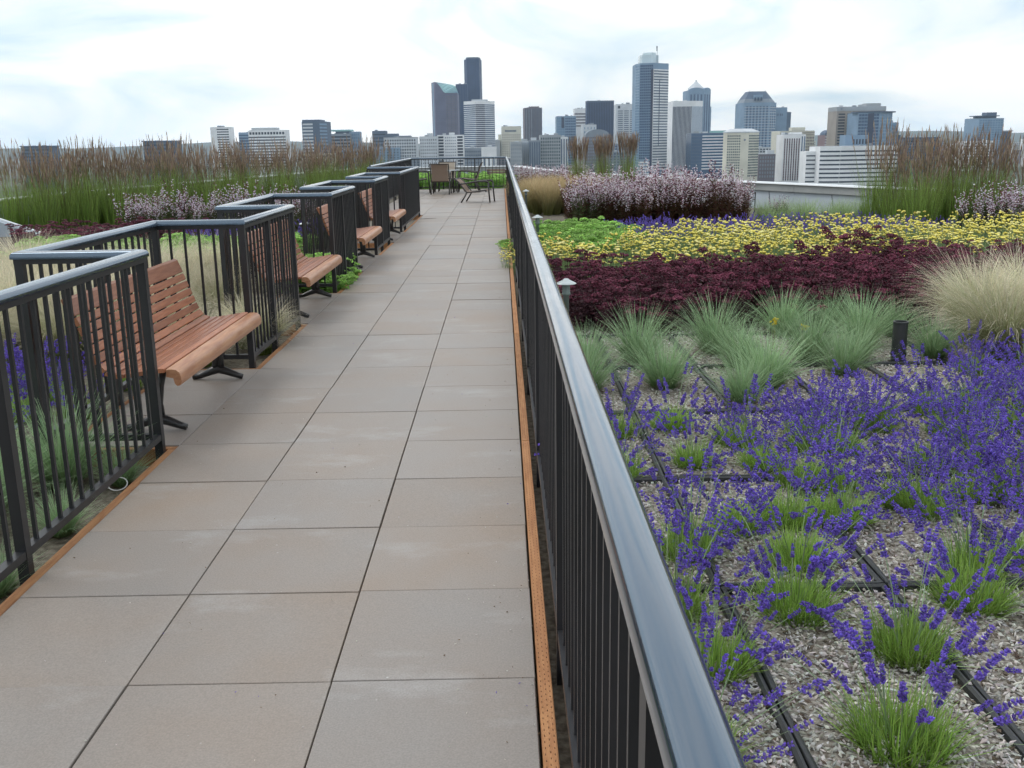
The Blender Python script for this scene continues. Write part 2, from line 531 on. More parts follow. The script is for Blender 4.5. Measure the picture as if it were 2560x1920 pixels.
BAL = MB().box(-0.0075, 0.0075, -0.0075, 0.0075, 0.085, RAIL_Z - 0.058).mesh('baluster', 'black_metal')
q = MB().box(-0.021, 0.021, -0.021, 0.021, -0.12, RAIL_Z - 0.060)
q.box(-0.05, 0.05, -0.05, 0.05, -0.13, -0.115)
POST = q.mesh('post', 'black_metal')


def railing(root, pts, sections, posts, spacing=0.108):
    """pts: corner polyline; sections: lists of points, each one length of handrail; posts: (x, y)"""
    for s in sections:
        o = sweep(s, cap_prof, RAIL_Z).build('top_rail', 'rail_cap_metal', root)
        smooth_by_angle(o, 50)
        sweep(s, sub_prof, RAIL_Z).build('sub_rail', 'black_metal', o)
    for x, y in posts:
        put('post', POST, root, (x, y, 0))
    for (x0, y0), (x1, y1) in zip(pts[:-1], pts[1:]):
        d = math.hypot(x1 - x0, y1 - y0)
        on = sorted([math.hypot(px - x0, py - y0) for px, py in posts
                     if abs((px - x0) * (y1 - y0) - (py - y0) * (x1 - x0)) / d < 0.01 and -0.01 < ((px - x0) * (x1 - x0) + (py - y0) * (y1 - y0)) / d < d + 0.01])
        ux, uy = (x1 - x0) / d, (y1 - y0) / d
        for a, c in zip(on[:-1], on[1:]):
            ln = c - a
            sweep([(x0 + ux * (a + 0.022), y0 + uy * (a + 0.022)), (x0 + ux * (c - 0.022), y0 + uy * (c - 0.022))], bot_prof, 0.075).build('bottom_rail', 'black_metal', root)
            n = max(1, round(ln / spacing))
            for k in range(1, n):
                t = a + ln * k / n
                put('baluster', BAL, root, (x0 + ux * t, y0 + uy * t, 0))


# right-hand railing: one straight run
RX = 0.092
root = empty('railing', (0, 0, 0), 0, 'long straight black metal railing with broad glossy handrail along the flower beds', 'railing')
secs, y = [], -0.9
while y < TER1 - 0.1:
    y2 = min(y + 3.66 * 2, TER1 - 0.1)
    secs.append([(RX, y), (RX, y2 - 0.003)])
    y = y2
secs[-1][-1] = (RX, TER1 - 0.07)
secs[-1].append((RX - 0.4, TER1 - 0.07))
py = [(RX, -0.85 + 1.83 * k) for k in range(20) if -0.85 + 1.83 * k < TER1 - 0.9] + [(RX, TER1 - 0.07)]
railing(root, [(RX, -0.85), (RX, TER1 - 0.07)], secs, py, spacing=0.118)

# far railing closing the terrace
root = empty('railing', (0, 0, 0), 0, 'black railing closing the far end of the walkway behind the patio chairs', 'railing')
FY = TER1 - 0.07
FXL = -PV * 5 - 0.09
railing(root, [(FXL, TER0 + 1.4), (FXL, FY), (RX, FY)], [[(FXL, TER0 + 1.4), (FXL, FY), (RX - 0.403, FY)]],
        [(FXL, TER0 + 1.4 + (FY - TER0 - 1.4) * k / 6) for k in range(7)] + [(FXL + (RX - FXL) * k / 3, FY) for k in range(1, 3)] + [(RX, FY)], spacing=0.125)

# left-hand railing: zigzags round the bench alcoves
FX, BX = -1.905, -2.515
pts, posts = [(FX, -0.6)], [(FX, -0.6), (FX, 1.5), (FX, 3.5)]
for y0 in ALC:
    a, c = y0 - 0.085, y0 + PV * 3 + 0.085
    pts += [(FX, a), (BX, a), (BX, c), (FX, c)]
    posts += [(FX, a), (BX, a), (BX, (a + c) / 2), (BX, c), (FX, c), (FX, c + 0.74)]
endy = TER0 - 0.12
pts += [(FX, endy), (-3.0, endy)]
posts += [(FX, endy), (-3.0, endy)]
root = empty('railing', (0, 0, 0), 0, 'black metal railing zigzagging around the bench alcoves', 'railing')
railing(root, pts, [pts], posts)

# ------------------------------------------------------------------ benches


def make_bench():
    root = empty('bench')
    # seat-and-back curve in (x, z), front to top of back; x = 0 is the front edge
    ctrl = [(-0.045, 0.408), (-0.12, 0.404), (-0.20, 0.392), (-0.28, 0.380), (-0.345, 0.376), (-0.395, 0.392), (-0.430, 0.435), (-0.456, 0.50), (-0.48, 0.57), (-0.505, 0.64), (-0.532, 0.71), (-0.563, 0.79)]
    P = [Vector((a, b2)) for a, b2 in ctrl]
    acc = [0.0]
    for i in range(1, len(P)):
        acc.append(acc[-1] + (P[i] - P[i - 1]).length)

    def at(s):
        s = max(0, min(acc[-1], s))
        for i in range(1, len(P)):
            if s <= acc[i]:
                f = (s - acc[i - 1]) / (acc[i] - acc[i - 1])
                return P[i - 1].lerp(P[i], f), (P[i] - P[i - 1]).normalized()
        return P[-1], (P[-1] - P[-2]).normalized()
    L = 1.80
    # front bullnose slat
    prof = [(-0.075, 0.372), (-0.040, 0.365), (-0.034, 0.335), (-0.022, 0.322), (-0.006, 0.326), (0.003, 0.345), (0.002, 0.372), (-0.006, 0.395), (-0.022, 0.409), (-0.045, 0.413), (-0.075, 0.412)]
    q = MB(); q.ext_y(prof, -L / 2, L / 2)
    o = q.build('front_slat', 'slat_wood_worn', root); smooth_by_angle(o, 40)
    top_w = 0.098
    s, w = 0.041, 0.046
    while s + w < acc[-1] - top_w:
        p, d = at(s + w / 2)
        nrm = Vector((-d.y, d.x))
        if nrm.y < 0 and abs(d.x) > abs(d.y):
            nrm = -nrm
        if abs(d.y) >= abs(d.x) and nrm.x < 0:
            nrm = -nrm
        q = MB()
        h, t, c = w / 2, 0.011, 0.004
        prof = [p + d * a + nrm * e for a, e in [(-h, -t), (h, -t), (h, t - c), (h - c, t), (-h + c, t), (-h, t - c)]]
        q.ext_y([(v.x, v.y) for v in prof], -L / 2 + 0.004, L / 2 - 0.004)
        q.build('slat', 'slat_wood', root)
        s += w + 0.0085
    p, d = at(acc[-1] - top_w / 2 + 0.004)
    nrm = Vector((d.y, -d.x))
    if nrm.x < 0:
        nrm = -nrm
    h, t = top_w / 2, 0.013
    prof = [p + d * a + nrm * e for a, e in [(-h, -t), (h - 0.006, -t - 0.008), (h + 0.006, -t - 0.004), (h + 0.006, 0.0), (h - 0.01, t), (-h + 0.004, t), (-h, t - 0.004)]]
    q = MB(); q.ext_y([(v.x, v.y) for v in prof], -L / 2, L / 2)
    q.build('top_slat', 'slat_wood', root)
    # under-frames and pedestals
    for sy in (-1, 1):
        yb = sy * 0.62
        q = MB()
        rail = []
        for k in range(13):
            p, d = at(acc[-1] * (0.02 + 0.96 * k / 12))
            nrm = Vector((d.y, -d.x))
            if k > 6 and nrm.x > 0:
                nrm = -nrm
            if k <= 6 and nrm.y > 0:
                nrm = -nrm
            rail.append((p.x + nrm.x * 0.026, yb, p.y + nrm.y * 0.026))
        q.tube(rail, 0.015, 6)
        q.build('seat_support', 'cast_iron', root)
        # pedestal: forked column over a low arched foot
        q = MB()
        cx = -0.245
        for k, (dx2, lean) in enumerate(((-0.035, -0.05), (0.035, 0.03))):
            q.tube([(cx + dx2 * 0.45, yb, 0.07), (cx + dx2 * 0.5, yb, 0.16), (cx + dx2, yb, 0.26), (cx + dx2 + lean, yb, 0.375)], [0.028, 0.021, 0.019, 0.021], 8)
        o = q.build('pedestal', 'cast_iron', root, smooth=True)
        q = MB()
        ft = [(-0.115 - 0.31, 0.016, 0.020), (cx - 0.13, 0.024, 0.020), (cx - 0.06, 0.052, 0.026), (cx, 0.075, 0.034), (cx + 0.06, 0.052, 0.026), (cx + 0.13, 0.024, 0.020), (-0.085, 0.015, 0.019)]
        q.tube([(x, yb, z) for x, z, r in ft], [r for x, z, r in ft], 8)
        for v_i in range(len(q.v)):
            x, y2, z = q.v[v_i]
            q.v[v_i] = (x, y2, max(0.0, z))
        o = q.build('foot', 'cast_iron', root, smooth=True)
    return root


def copy_tree(o, parent=None):
    c = o.copy(); COL.objects.link(c)
    c.parent = parent
    for ch in list(o.children):
        copy_tree(ch, c)
    return c


bench0 = make_bench()
bench_labels = ['curved slatted wooden bench in the nearest alcove, largest in view', 'slatted wooden bench in the second alcove, green stonecrop leaves at its end',
                'slatted wooden bench in the third alcove along the walkway', 'farthest slatted wooden bench, in the alcove next to the patio chairs']
for i, y0 in enumerate(ALC):
    o = bench0 if i == 0 else copy_tree(bench0)
    o.location = (-1.795, y0 + PV * 1.5, 0.0)
    tag(o, bench_labels[i], 'bench', 'wooden benches in the railing alcoves')

# ------------------------------------------------------------------ patio furniture


def make_chair(mat_sling='sling', low=False):
    """sling chair facing +X, centred on its footprint"""
    root = empty('patio_chair')
    sh, bh, sd, w = (0.30, 0.60, 0.58, 0.56) if low else (0.42, 0.90, 0.50, 0.56)
    lean = 0.24 if low else 0.16
    xb, xf = -sd / 2, sd / 2
    hw = w / 2
    q = MB()
    prof = [(xf + 0.02, sh + 0.005), (xf - 0.04, sh + 0.02), (0.0, sh - 0.02), (xb + 0.08, sh - 0.03), (xb, sh - 0.005)]
    vs, fs = [], []
    for (x, z) in prof:
        vs += [(x, -hw + 0.03, z), (x, hw - 0.03, z), (x, hw - 0.03, z - 0.012), (x, -hw + 0.03, z - 0.012)]
    for i in range(len(prof) - 1):
        for k in range(4):
            a, b2 = i * 4 + k, i * 4 + (k + 1) % 4
            fs.append((a, b2, b2 + 4, a + 4))
    fs += [(0, 1, 2, 3), tuple(len(vs) - 4 + k for k in (3, 2, 1, 0))]
    q.add(vs, fs); q.build('seat_sling', mat_sling, root)
    back = [(xb, sh - 0.02), (xb - lean * 0.25, sh + (bh - sh) * 0.35), (xb - lean * 0.62, sh + (bh - sh) * 0.75), (xb - lean, bh)]
    q = MB()
    vs, fs = [], []
    for (x, z) in back:
        vs += [(x, -hw + 0.03, z), (x, hw - 0.03, z), (x - 0.014, hw - 0.03, z), (x - 0.014, -hw + 0.03, z)]
    for i in range(len(back) - 1):
        for k in range(4):
            a, b2 = i * 4 + k, i * 4 + (k + 1) % 4
            fs.append((a, b2, b2 + 4, a + 4))
    fs += [(0, 1, 2, 3), tuple(len(vs) - 4 + k for k in (3, 2, 1, 0))]
    q.add(vs, fs); q.build('back_sling', mat_sling, root)
    for s in (-1, 1):
        yy2 = s * hw
        q = MB()
        q.tube([(xf + 0.02, yy2, sh), (xf - 0.04, yy2, sh + 0.015), (0, yy2, sh - 0.022), (xb + 0.06, yy2, sh - 0.035)] + [(x, yy2, z) for x, z in back[1:]] + [(xb - lean - 0.02, yy2, bh + 0.012)], 0.019, 8)
        q.build('side_frame', 'chair_frame', root, smooth=True)
        ah = sh + 0.24
        q = MB()
        q.tube([(xf + 0.06, yy2, ah - 0.02), (xf, yy2, ah + 0.012), (0.05, yy2, ah + 0.005), (xb, yy2, ah - 0.045), (xb - lean * 0.45, yy2, ah - 0.06)], [0.022, 0.028, 0.028, 0.024, 0.019], 8)
        q.build('armrest', 'chair_frame', root, smooth=True)
        q = MB()
        q.tube([(xf + 0.06, yy2, ah - 0.02), (xf + 0.075, yy2, ah * 0.5), (xf + 0.10, yy2, 0.0)], 0.021, 8)
        q.build('leg', 'chair_frame', root, smooth=True)
        q = MB()
        q.tube([(xb + 0.06, yy2, sh - 0.035), (xb - 0.0, yy2, sh * 0.5), (xb - 0.10, yy2, 0.0)], 0.021, 8)
        q.build('leg', 'chair_frame', root, smooth=True)
    q = MB()
    q.tube([(xf - 0.02, -hw, sh - 0.01), (xf - 0.02, hw, sh - 0.01)], 0.012, 6)
    q.tube([(xb - lean - 0.02, -hw, bh + 0.012), (xb - lean - 0.02, hw, bh + 0.012)], 0.015, 6)
    q.tube([(xb + 0.03, -hw, sh - 0.05), (xb + 0.03, hw, sh - 0.05)], 0.012, 6)
    q.build('crossbar', 'chair_frame', root)
    return root


CH = 'patio chairs on the terrace'
c1 = make_chair('sling', True); c1.location = (-0.72, 26.7, 0); c1.rotation_euler = (0, 0, R(-12))
tag(c1, 'low brown sling lounge chair alone on the walkway, facing the flower beds', 'chair', CH)
c2 = make_chair('sling'); c2.location = (-1.96, 31.2, 0); c2.rotation_euler = (0, 0, R(88))
tag(c2, 'brown sling patio chair with its back to the walkway, drawn up to the table', 'chair', CH)
c3 = make_chair('sling_light'); c3.location = (-2.72, 32.1, 0); c3.rotation_euler = (0, 0, R(4))
tag(c3, 'pale sling patio chair half hidden behind the end of the zigzag railing', 'chair', CH)
c4 = copy_tree(c2); c4.location = (-1.12, 32.2, 0); c4.rotation_euler = (0, 0, R(178))
tag(c4, 'patio chair across the table, nearest the straight railing, seen from its side', 'chair', CH)
c5 = make_chair('sling_light'); c5.location = (-1.86, 33.1, 0); c5.rotation_euler = (0, 0, R(-88))
tag(c5, 'pale patio chair behind the table, against the far railing', 'chair', CH)
t = empty('patio_table', (-1.92, 32.15, 0), 0, 'patio table with pale glass top amid the chairs', 'table')
MB().lathe([(0.0, 0.702), (0.50, 0.702), (0.52, 0.695), (0.52, 0.685), (0.0, 0.684)], 28).build('table_top', 'table_glass', t)
MB().lathe([(0.5, 0.682), (0.53, 0.682), (0.53, 0.660), (0.5, 0.660), (0.5, 0.682)], 28).build('rim', 'chair_frame', t)
for k in range(4):
    a = math.pi / 4 + k * math.pi / 2
    MB().tube([(0.42 * math.cos(a), 0.42 * math.sin(a), 0.67), (0.40 * math.cos(a), 0.40 * math.sin(a), 0.35), (0.44 * math.cos(a), 0.44 * math.sin(a), 0.0)], 0.02, 8).build('leg', 'chair_frame', t, smooth=True)
# low dark seat out on the planted roof beyond the far railing
t = empty('garden_bench', (-0.27, 38.2, SOIL), 0, 'dark low bench on the green roof beyond the far railing', 'bench')
t.scale = (0.47, 0.9, 0.68)
for k in range(3):
    MB().cbox(-0.8, 0.8, -0.2 + k * 0.14, -0.2 + k * 0.14 + 0.12, 0.44, 0.49, 0.006).build('slat', 'chair_frame', t)
for k in range(3):
    MB().cbox(-0.8, 0.8, 0.26 + k * 0.02, 0.29 + k * 0.02, 0.56 + k * 0.13, 0.67 + k * 0.13, 0.006).build('back_slat', 'sling', t)
for x in (-0.7, 0.7):
    for y in (-0.15, 0.28):
        MB().box(x - 0.03, x + 0.03, y - 0.03, y + 0.03, 0.0, 0.44 if y < 0 else 0.92).build('leg', 'chair_frame', t)

# ------------------------------------------------------------------ garden lamps, pipe and other small things


def make_lamp():
    root = empty('path_lamp')
    MB().lathe([(0.0, 0.64), (0.016, 0.638), (0.028, 0.628), (0.052, 0.616), (0.076, 0.604), (0.079, 0.599), (0.073, 0.597), (0.03, 0.596), (0.0, 0.597)], 24).build('cap', 'lamp_cap', root, smooth=True)
    MB().lathe([(0.030, 0.600), (0.030, 0.53), (0.034, 0.525), (0.034, 0.515), (0.022, 0.505), (0.022, 0.0)], 16).build('stem', 'lamp_stem', root, smooth=True)
    return root


lamp0 = make_lamp()
LAMPS = [(0.40, 7.5, 'pale mushroom-capped path lamp rising from the burgundy plants by the handrail'),
         (0.42, 14.2, 'pale path lamp cap showing over the bright green stonecrop by the handrail'),
         (0.44, 21.8, 'pale path lamp beside the tan grass at the handrail'),
         (0.52, 29.8, 'small farthest path lamp by the handrail near the pink flowers'),
         (-2.78, 13.7, 'pale path lamp seen through the bars of the third bench alcove')]
for i, (x, y, lb) in enumerate(LAMPS):
    o = lamp0 if i == 0 else copy_tree(lamp0)
    o.location = (x, y, SOIL)
    tag(o, lb, 'lamp', 'path lamps along the walkway')

t = empty('vent_pipe', (2.80, 7.05, SOIL), 0, 'black open-topped pipe standing among the grass tussocks', 'pipe')
MB().lathe([(0.046, 0.0), (0.052, 0.0), (0.052, 0.33), (0.0535, 0.335), (0.0535, 0.35), (0.044, 0.35), (0.044, 0.02), (0.0, 0.02)], 24).build('tube', 'tray_plastic', t, smooth=False)
MB().lathe([(0.052, 0.10), (0.056, 0.10), (0.056, 0.125), (0.052, 0.125)], 24).build('collar', 'tray_plastic', t)
q = MB()
ringp = [(0.045 * math.cos(2 * math.pi * k / 24), 0.045 * math.sin(2 * math.pi * k / 24), 0.0) for k in range(25)]
q.tube(ringp, 0.003, 6, cap=False)
o = q.build('plastic_ring', 'white_plastic', None, (-1.985, 4.62, -0.045))
o.rotation_euler = (R(25), R(10), 0)
tag(o, 'thin white plastic ring lying below the nearest railing', 'ring')
q = MB(); q.tube([(0, 0, 0.004), (0.16, 0.03, 0.006), (0.34, 0.03, 0.012)], [0.003, 0.004, 0.002], 6)
tag(q.build('twig', 'chair_frame', None, (-1.80, 21.0, 0.0)), 'thin dark twig lying on the pavers by the last railing post', 'twig')
for i, (x, y, h) in enumerate(((5.62, 22.6, 0.42), (7.55, 20.0, 0.40))):
    t = empty('marker_stake', (x, y, SOIL), 0, ['thin dark stake before the parapet beside the pink flowers', 'thin dark stake before the parapet beside the tall grass'][i], 'stake', 'stakes along the parapet')
    MB().tube([(0, 0, 0), (0, 0, h)], 0.012, 8).build('shaft', 'black_metal', t)
    MB().tube([(0, 0, h), (0, 0, h + 0.05)], [0.016, 0.012], 8).build('head', 'black_metal', t)

# ------------------------------------------------------------------ parapet


def parapet(label, pts, step=1.9):
    root = empty('parapet_wall', (pts[0][0], pts[0][1], SOIL), 0, label, 'wall')
    ox, oy = pts[0]
    segs = []
    for (x0, y0), (x1, y1) in zip(pts[:-1], pts[1:]):
        d = math.hypot(x1 - x0, y1 - y0)
        n = max(1, round(d / step))
        for k in range(n):
            a, c = k / n, (k + 1) / n
            segs.append(((x0 + (x1 - x0) * a, y0 + (y1 - y0) * a), (x0 + (x1 - x0) * c, y0 + (y1 - y0) * c)))
    for (ax, ay), (bx, by) in segs:
        d = math.hypot(bx - ax, by - ay)
        ux, uy = (bx - ax) / d, (by - ay) / d
        nx, ny = uy, -ux                      # towards the outside when walking with the garden on the left
        g = 0.004
        for nm, (i0, z0), (i1, z1), th, mk in (('wall_panel', (0.0, 0.0), (0.10, 0.43), 0.22, 'parapet_panel'), ('fascia', (0.035, 0.425), (0.075, 0.585), 0.30, 'parapet_fascia'), ('cap', (0.02, 0.588), (0.035, 0.615), 0.36, 'parapet_cap')):
            q = MB()
            vs = []
            for s, (px2, py2) in ((g, (ax, ay)), (-g, (bx, by))):
                for off, z in ((i0, z0), (i0 + th, z0), (i1 + th, z1), (i1, z1)):
                    vs.append((px2 + ux * s + nx * off - ox, py2 + uy * s + ny * off - oy, z))
            q.add(vs, [(0, 1, 5, 4), (1, 2, 6, 5), (2, 3, 7, 6), (3, 0, 4, 7), (3, 2, 1, 0), (4, 5, 6, 7)])
            q.build(nm, mk, root)
            if nm == 'wall_panel':            # the raking seam clip on each panel
                q = MB()
                f = 0.35
                cx2, cy2 = ax + (bx - ax) * f - ox, ay + (by - ay) * f - oy
                q.tube([(cx2 - nx * 0.004, cy2 - ny * 0.004, 0.05), (cx2 + ux * 0.16 + nx * 0.088, cy2 + uy * 0.16 + ny * 0.088, 0.40)], 0.006, 4)
                q.build('seam_clip', 'black_metal', root)
    return root


parapet('pale metal-capped parapet wall slanting behind the yellow and pink flowers', [(12.9, 12.6), (7.5, 21.3), (5.7, 25.0), (4.1, 29.0), (2.7, 33.0), (1.3, 38.0), (0.4, 44.0)])
parapet('pale parapet wall across the roof beyond the far railing', [(0.3, 44.1), (-6.0, 44.1)])
parapet('pale parapet wall behind the tall reed grass on the bench side', [(-6.2, 43.9), (-8.3, 34.0), (-10.4, 24.0), (-10.8, 19.0), (-13.2, 14.0)])

t = empty('sloped_wall', (-9.0, 19.4, SOIL), 0, 'pale grey sloping wall end at the picture edge before the reed grass', 'wall')
b = MB(); b.add([(0, 0, 0), (-2.6, 0, 0), (-2.6, 0, 0.95), (0, 0.3, 0), (-2.6, 0.3, 0), (-2.6, 0.3, 0.95)], [(0, 2, 1), (3, 4, 5), (0, 1, 4, 3), (1, 2, 5, 4), (0, 3, 5, 2)])
b.build('wall_panel', 'parapet_panel', t)
b = MB(); b.tube([(0.02, 0.15, 0.01), (-2.6, 0.15, 0.965)], 0.03, 6); b.build('cap', 'parapet_cap', t)

# ------------------------------------------------------------------ planting trays in the near bed
TXS = [0.09 + 0.61 * k for k in range(7)]
TYS = [0.92 + 1.215 * k for k in range(7)]
rg = random.Random(11)
ORD = ['first', 'second', 'third', 'fourth', 'fifth', 'sixth']
for i in range(6):
    for j in range(6):
        x0, x1, y0, y1 = TXS[i] + 0.003, TXS[i + 1] - 0.003, TYS[j] + 0.004, TYS[j + 1] - 0.004
        if j == 0 or x0 > 0.56 * y1 - 0.15:
            continue
        lab = 'black-rimmed gravel tray, %s out from the handrail in the %s row from the bottom edge' % (ORD[i], ORD[j - 1])
        root = empty('planting_tray', ((x0 + x1) / 2, (y0 + y1) / 2, SOIL), rg.uniform(-0.004, 0.004), lab, 'tray', 'planting trays set edge to edge')
        hx, hy = (x1 - x0) / 2, (y1 - y0) / 2
        q = MB()
        n = 12
        lipw, zt = 0.021, 0.062
        # rim as a bent lip, a little wavy along its length
        for s in (-1, 1):
            for ax2 in (0, 1):
                ln = hy if ax2 == 0 else hx
                ed = hx if ax2 == 0 else hy
                vs, fs = [], []
                ph = rg.uniform(0, 6)
                for k in range(n + 1):
                    tt = -ln + 2 * ln * k / n
                    wv = 0.0025 * math.sin(tt * 9 + ph) + rg.uniform(-0.0008, 0.0008)
                    zz = zt + 0.002 * math.sin(tt * 7 + ph * 2)
                    for off, z in ((0.0, 0.0), (0.0, zz - 0.004), (0.003, zz), (lipw * 0.55, zz + 0.002), (lipw, zz - 0.004), (lipw + 0.002, zz - 0.022)):
                        e2 = s * (ed - off + (wv if off > 0 else 0))
                        vs.append((e2, tt, z) if ax2 == 0 else (tt, e2, z + (0.0006 if off > 0 else 0)))
                for k in range(n):
                    for m in range(5):
                        a = k * 6 + m
                        fs.append((a, a + 1, a + 7, a + 6))
                q.add(vs, fs)
        q.build('rim', 'tray_plastic', root)
        q = MB()
        vs, fs = [], []
        for a in range(9):
            for b2 in range(13):
                edge = a in (0, 8) or b2 in (0, 12)
                vs.append((-hx + 0.004 + (2 * hx - 0.008) * a / 8, -hy + 0.004 + (2 * hy - 0.008) * b2 / 12, 0.036 if edge else 0.041 + rg.uniform(-0.006, 0.008)))
        for a in range(8):
            for b2 in range(12):
                k = a * 13 + b2
                fs.append((k, k + 13, k + 14, k + 1))
        q.add(vs, fs); q.build('substrate', 'soil', root)

# ------------------------------------------------------------------ plants: numpy generators
NR = np.random.default_rng(7)


def V3(c):
    return np.array(c, dtype=float)


class PB:
    def __init__(self):
        self.v, self.c, self.f, self.n = [], [], [], 0

    def add(self, v, f, c):
        self.v.append(v.reshape(-1, 3)); self.c.append(c.reshape(-1, 3))
        self.f += (f.reshape(-1, f.shape[-1]) + self.n).tolist()
        self.n += v.reshape(-1, 3).shape[0]

    def mesh(self, name, m):
        return newmesh(name, np.concatenate(self.v), self.f, [m], cols=np.clip(np.concatenate(self.c), 0, 1))


def strands(n, r0, L, th, curl, segs, rr=None, azj=0.5):
    """n curved lines rising from a disc: returns points (n, segs+1, 3), azimuths"""
    rad = r0 * np.sqrt(NR.random(n))
    az = NR.random(n) * 2 * math.pi
    base = np.stack([rad * np.cos(az), rad * np.sin(az), np.zeros(n)], 1)
    az2 = az + NR.normal(0, azj, n)
    ln = NR.uniform(L[0], L[1], n)
    t0 = NR.uniform(th[0], th[1], n) ** 1.0
    cu = NR.uniform(curl[0], curl[1], n)
    pts = np.zeros((n, segs + 1, 3)); pts[:, 0] = base
    for s in range(segs):
        a = t0 + cu * ((s + 0.5) / segs) ** 1.4
        step = ln / segs
        d = np.stack([np.sin(a) * np.cos(az2), np.sin(a) * np.sin(az2), np.cos(a)], 1)
        pts[:, s + 1] = pts[:, s] + d * step[:, None]
    return pts, az2


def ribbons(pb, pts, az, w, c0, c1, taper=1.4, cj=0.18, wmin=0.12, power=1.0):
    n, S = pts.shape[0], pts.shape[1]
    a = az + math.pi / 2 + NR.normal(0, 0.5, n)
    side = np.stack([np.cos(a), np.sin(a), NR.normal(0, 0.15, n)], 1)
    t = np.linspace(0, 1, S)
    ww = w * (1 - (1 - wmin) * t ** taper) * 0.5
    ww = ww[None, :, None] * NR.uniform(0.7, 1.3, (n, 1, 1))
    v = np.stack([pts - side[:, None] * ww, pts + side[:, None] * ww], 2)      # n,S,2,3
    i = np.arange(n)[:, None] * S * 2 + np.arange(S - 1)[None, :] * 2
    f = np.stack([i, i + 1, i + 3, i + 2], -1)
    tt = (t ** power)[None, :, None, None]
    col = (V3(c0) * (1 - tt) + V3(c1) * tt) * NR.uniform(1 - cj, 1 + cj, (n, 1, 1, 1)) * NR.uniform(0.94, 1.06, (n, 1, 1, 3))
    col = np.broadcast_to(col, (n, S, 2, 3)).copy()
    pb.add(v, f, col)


OCT = np.array([(0, 2, 4), (2, 1, 4), (1, 3, 4), (3, 0, 4), (2, 0, 5), (1, 2, 5), (3, 1, 5), (0, 3, 5)])


def blobs(pb, cen, d, a, bb, col, cj=0.15, flat=None):
    """octahedra of half-length a along d, half-width bb"""
    n = len(cen)
    d = d / np.maximum(1e-6, np.linalg.norm(d, axis=1, keepdims=True))
    r = NR.normal(0, 1, (n, 3))
    u = np.cross(d, r); u /= np.maximum(1e-6, np.linalg.norm(u, axis=1, keepdims=True))
    w = np.cross(d, u)
    a = np.broadcast_to(np.asarray(a, float), (n,))[:, None]; bb = np.broadcast_to(np.asarray(bb, float), (n,))[:, None]
    b2 = bb if flat is None else bb * flat
    v = np.stack([cen + u * bb, cen - u * bb, cen + w * b2, cen - w * b2, cen + d * a, cen - d * a], 1)
    v = v + NR.normal(0, 0.12, v.shape) * bb[:, None]
    f = np.arange(n)[:, None, None] * 6 + OCT[None]
    col = np.broadcast_to(np.asarray(col, float), (n, 3))
    c = col[:, None, :] * NR.uniform(1 - cj, 1 + cj, (n, 1, 1)) * NR.uniform(0.93, 1.07, (n, 1, 3))
    pb.add(v, f, np.broadcast_to(c, (n, 6, 3)).copy())


def leaves(pb, p, d, ln, w, col, cj=0.2, fold=0.25):
    """pointed folded leaves: base p, direction d"""
    n = len(p)
    d = d / np.maximum(1e-6, np.linalg.norm(d, axis=1, keepdims=True))
    up2 = np.array([0, 0, 1.0]) + NR.normal(0, 0.3, (n, 3))
    s = np.cross(d, up2); s /= np.maximum(1e-6, np.linalg.norm(s, axis=1, keepdims=True))
    nn = np.cross(s, d)
    ln = np.broadcast_to(np.asarray(ln, float), (n,))[:, None]; w = np.broadcast_to(np.asarray(w, float), (n,))[:, None]
    mid = p + d * ln * 0.5 + nn * ln * 0.04
    v = np.stack([p, mid + s * w * 0.5 + nn * w * fold, p + d * ln - nn * ln * 0.1, mid - s * w * 0.5 + nn * w * fold], 1)
    f = np.arange(n)[:, None, None] * 4 + np.array([[0, 1, 2], [0, 2, 3]])[None]
    col = np.broadcast_to(np.asarray(col, float), (n, 3))
    c = col[:, None, :] * NR.uniform(1 - cj, 1 + cj, (n, 1, 1)) * NR.uniform(0.92, 1.08, (n, 1, 3))
    pb.add(v, f, np.broadcast_to(c, (n, 4, 3)).copy())


def along(pts, t):
    """points and tangents at fraction t (m,) of every strand -> (n, m, 3) each"""
    S = pts.shape[1] - 1
    x = np.clip(t * S, 0, S - 1e-6); i = x.astype(int); f = (x - i)[None, :, None]
    p = pts[:, i] * (1 - f) + pts[:, i + 1] * f
    return p, pts[:, i + 1] - pts[:, i]


KINDS = {}


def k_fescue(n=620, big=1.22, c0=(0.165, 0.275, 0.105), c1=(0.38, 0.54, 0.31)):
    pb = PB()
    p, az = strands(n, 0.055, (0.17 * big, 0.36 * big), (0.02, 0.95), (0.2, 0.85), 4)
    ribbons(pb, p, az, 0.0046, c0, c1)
    p, az = strands(n // 5, 0.06, (0.10, 0.22), (0.9, 1.35), (0.1, 0.4), 3)
    ribbons(pb, p, az, 0.0034, (0.20, 0.17, 0.09), (0.34, 0.30, 0.19))
    return [('blades', pb.mesh('fescue_blades', 'leaf'))]


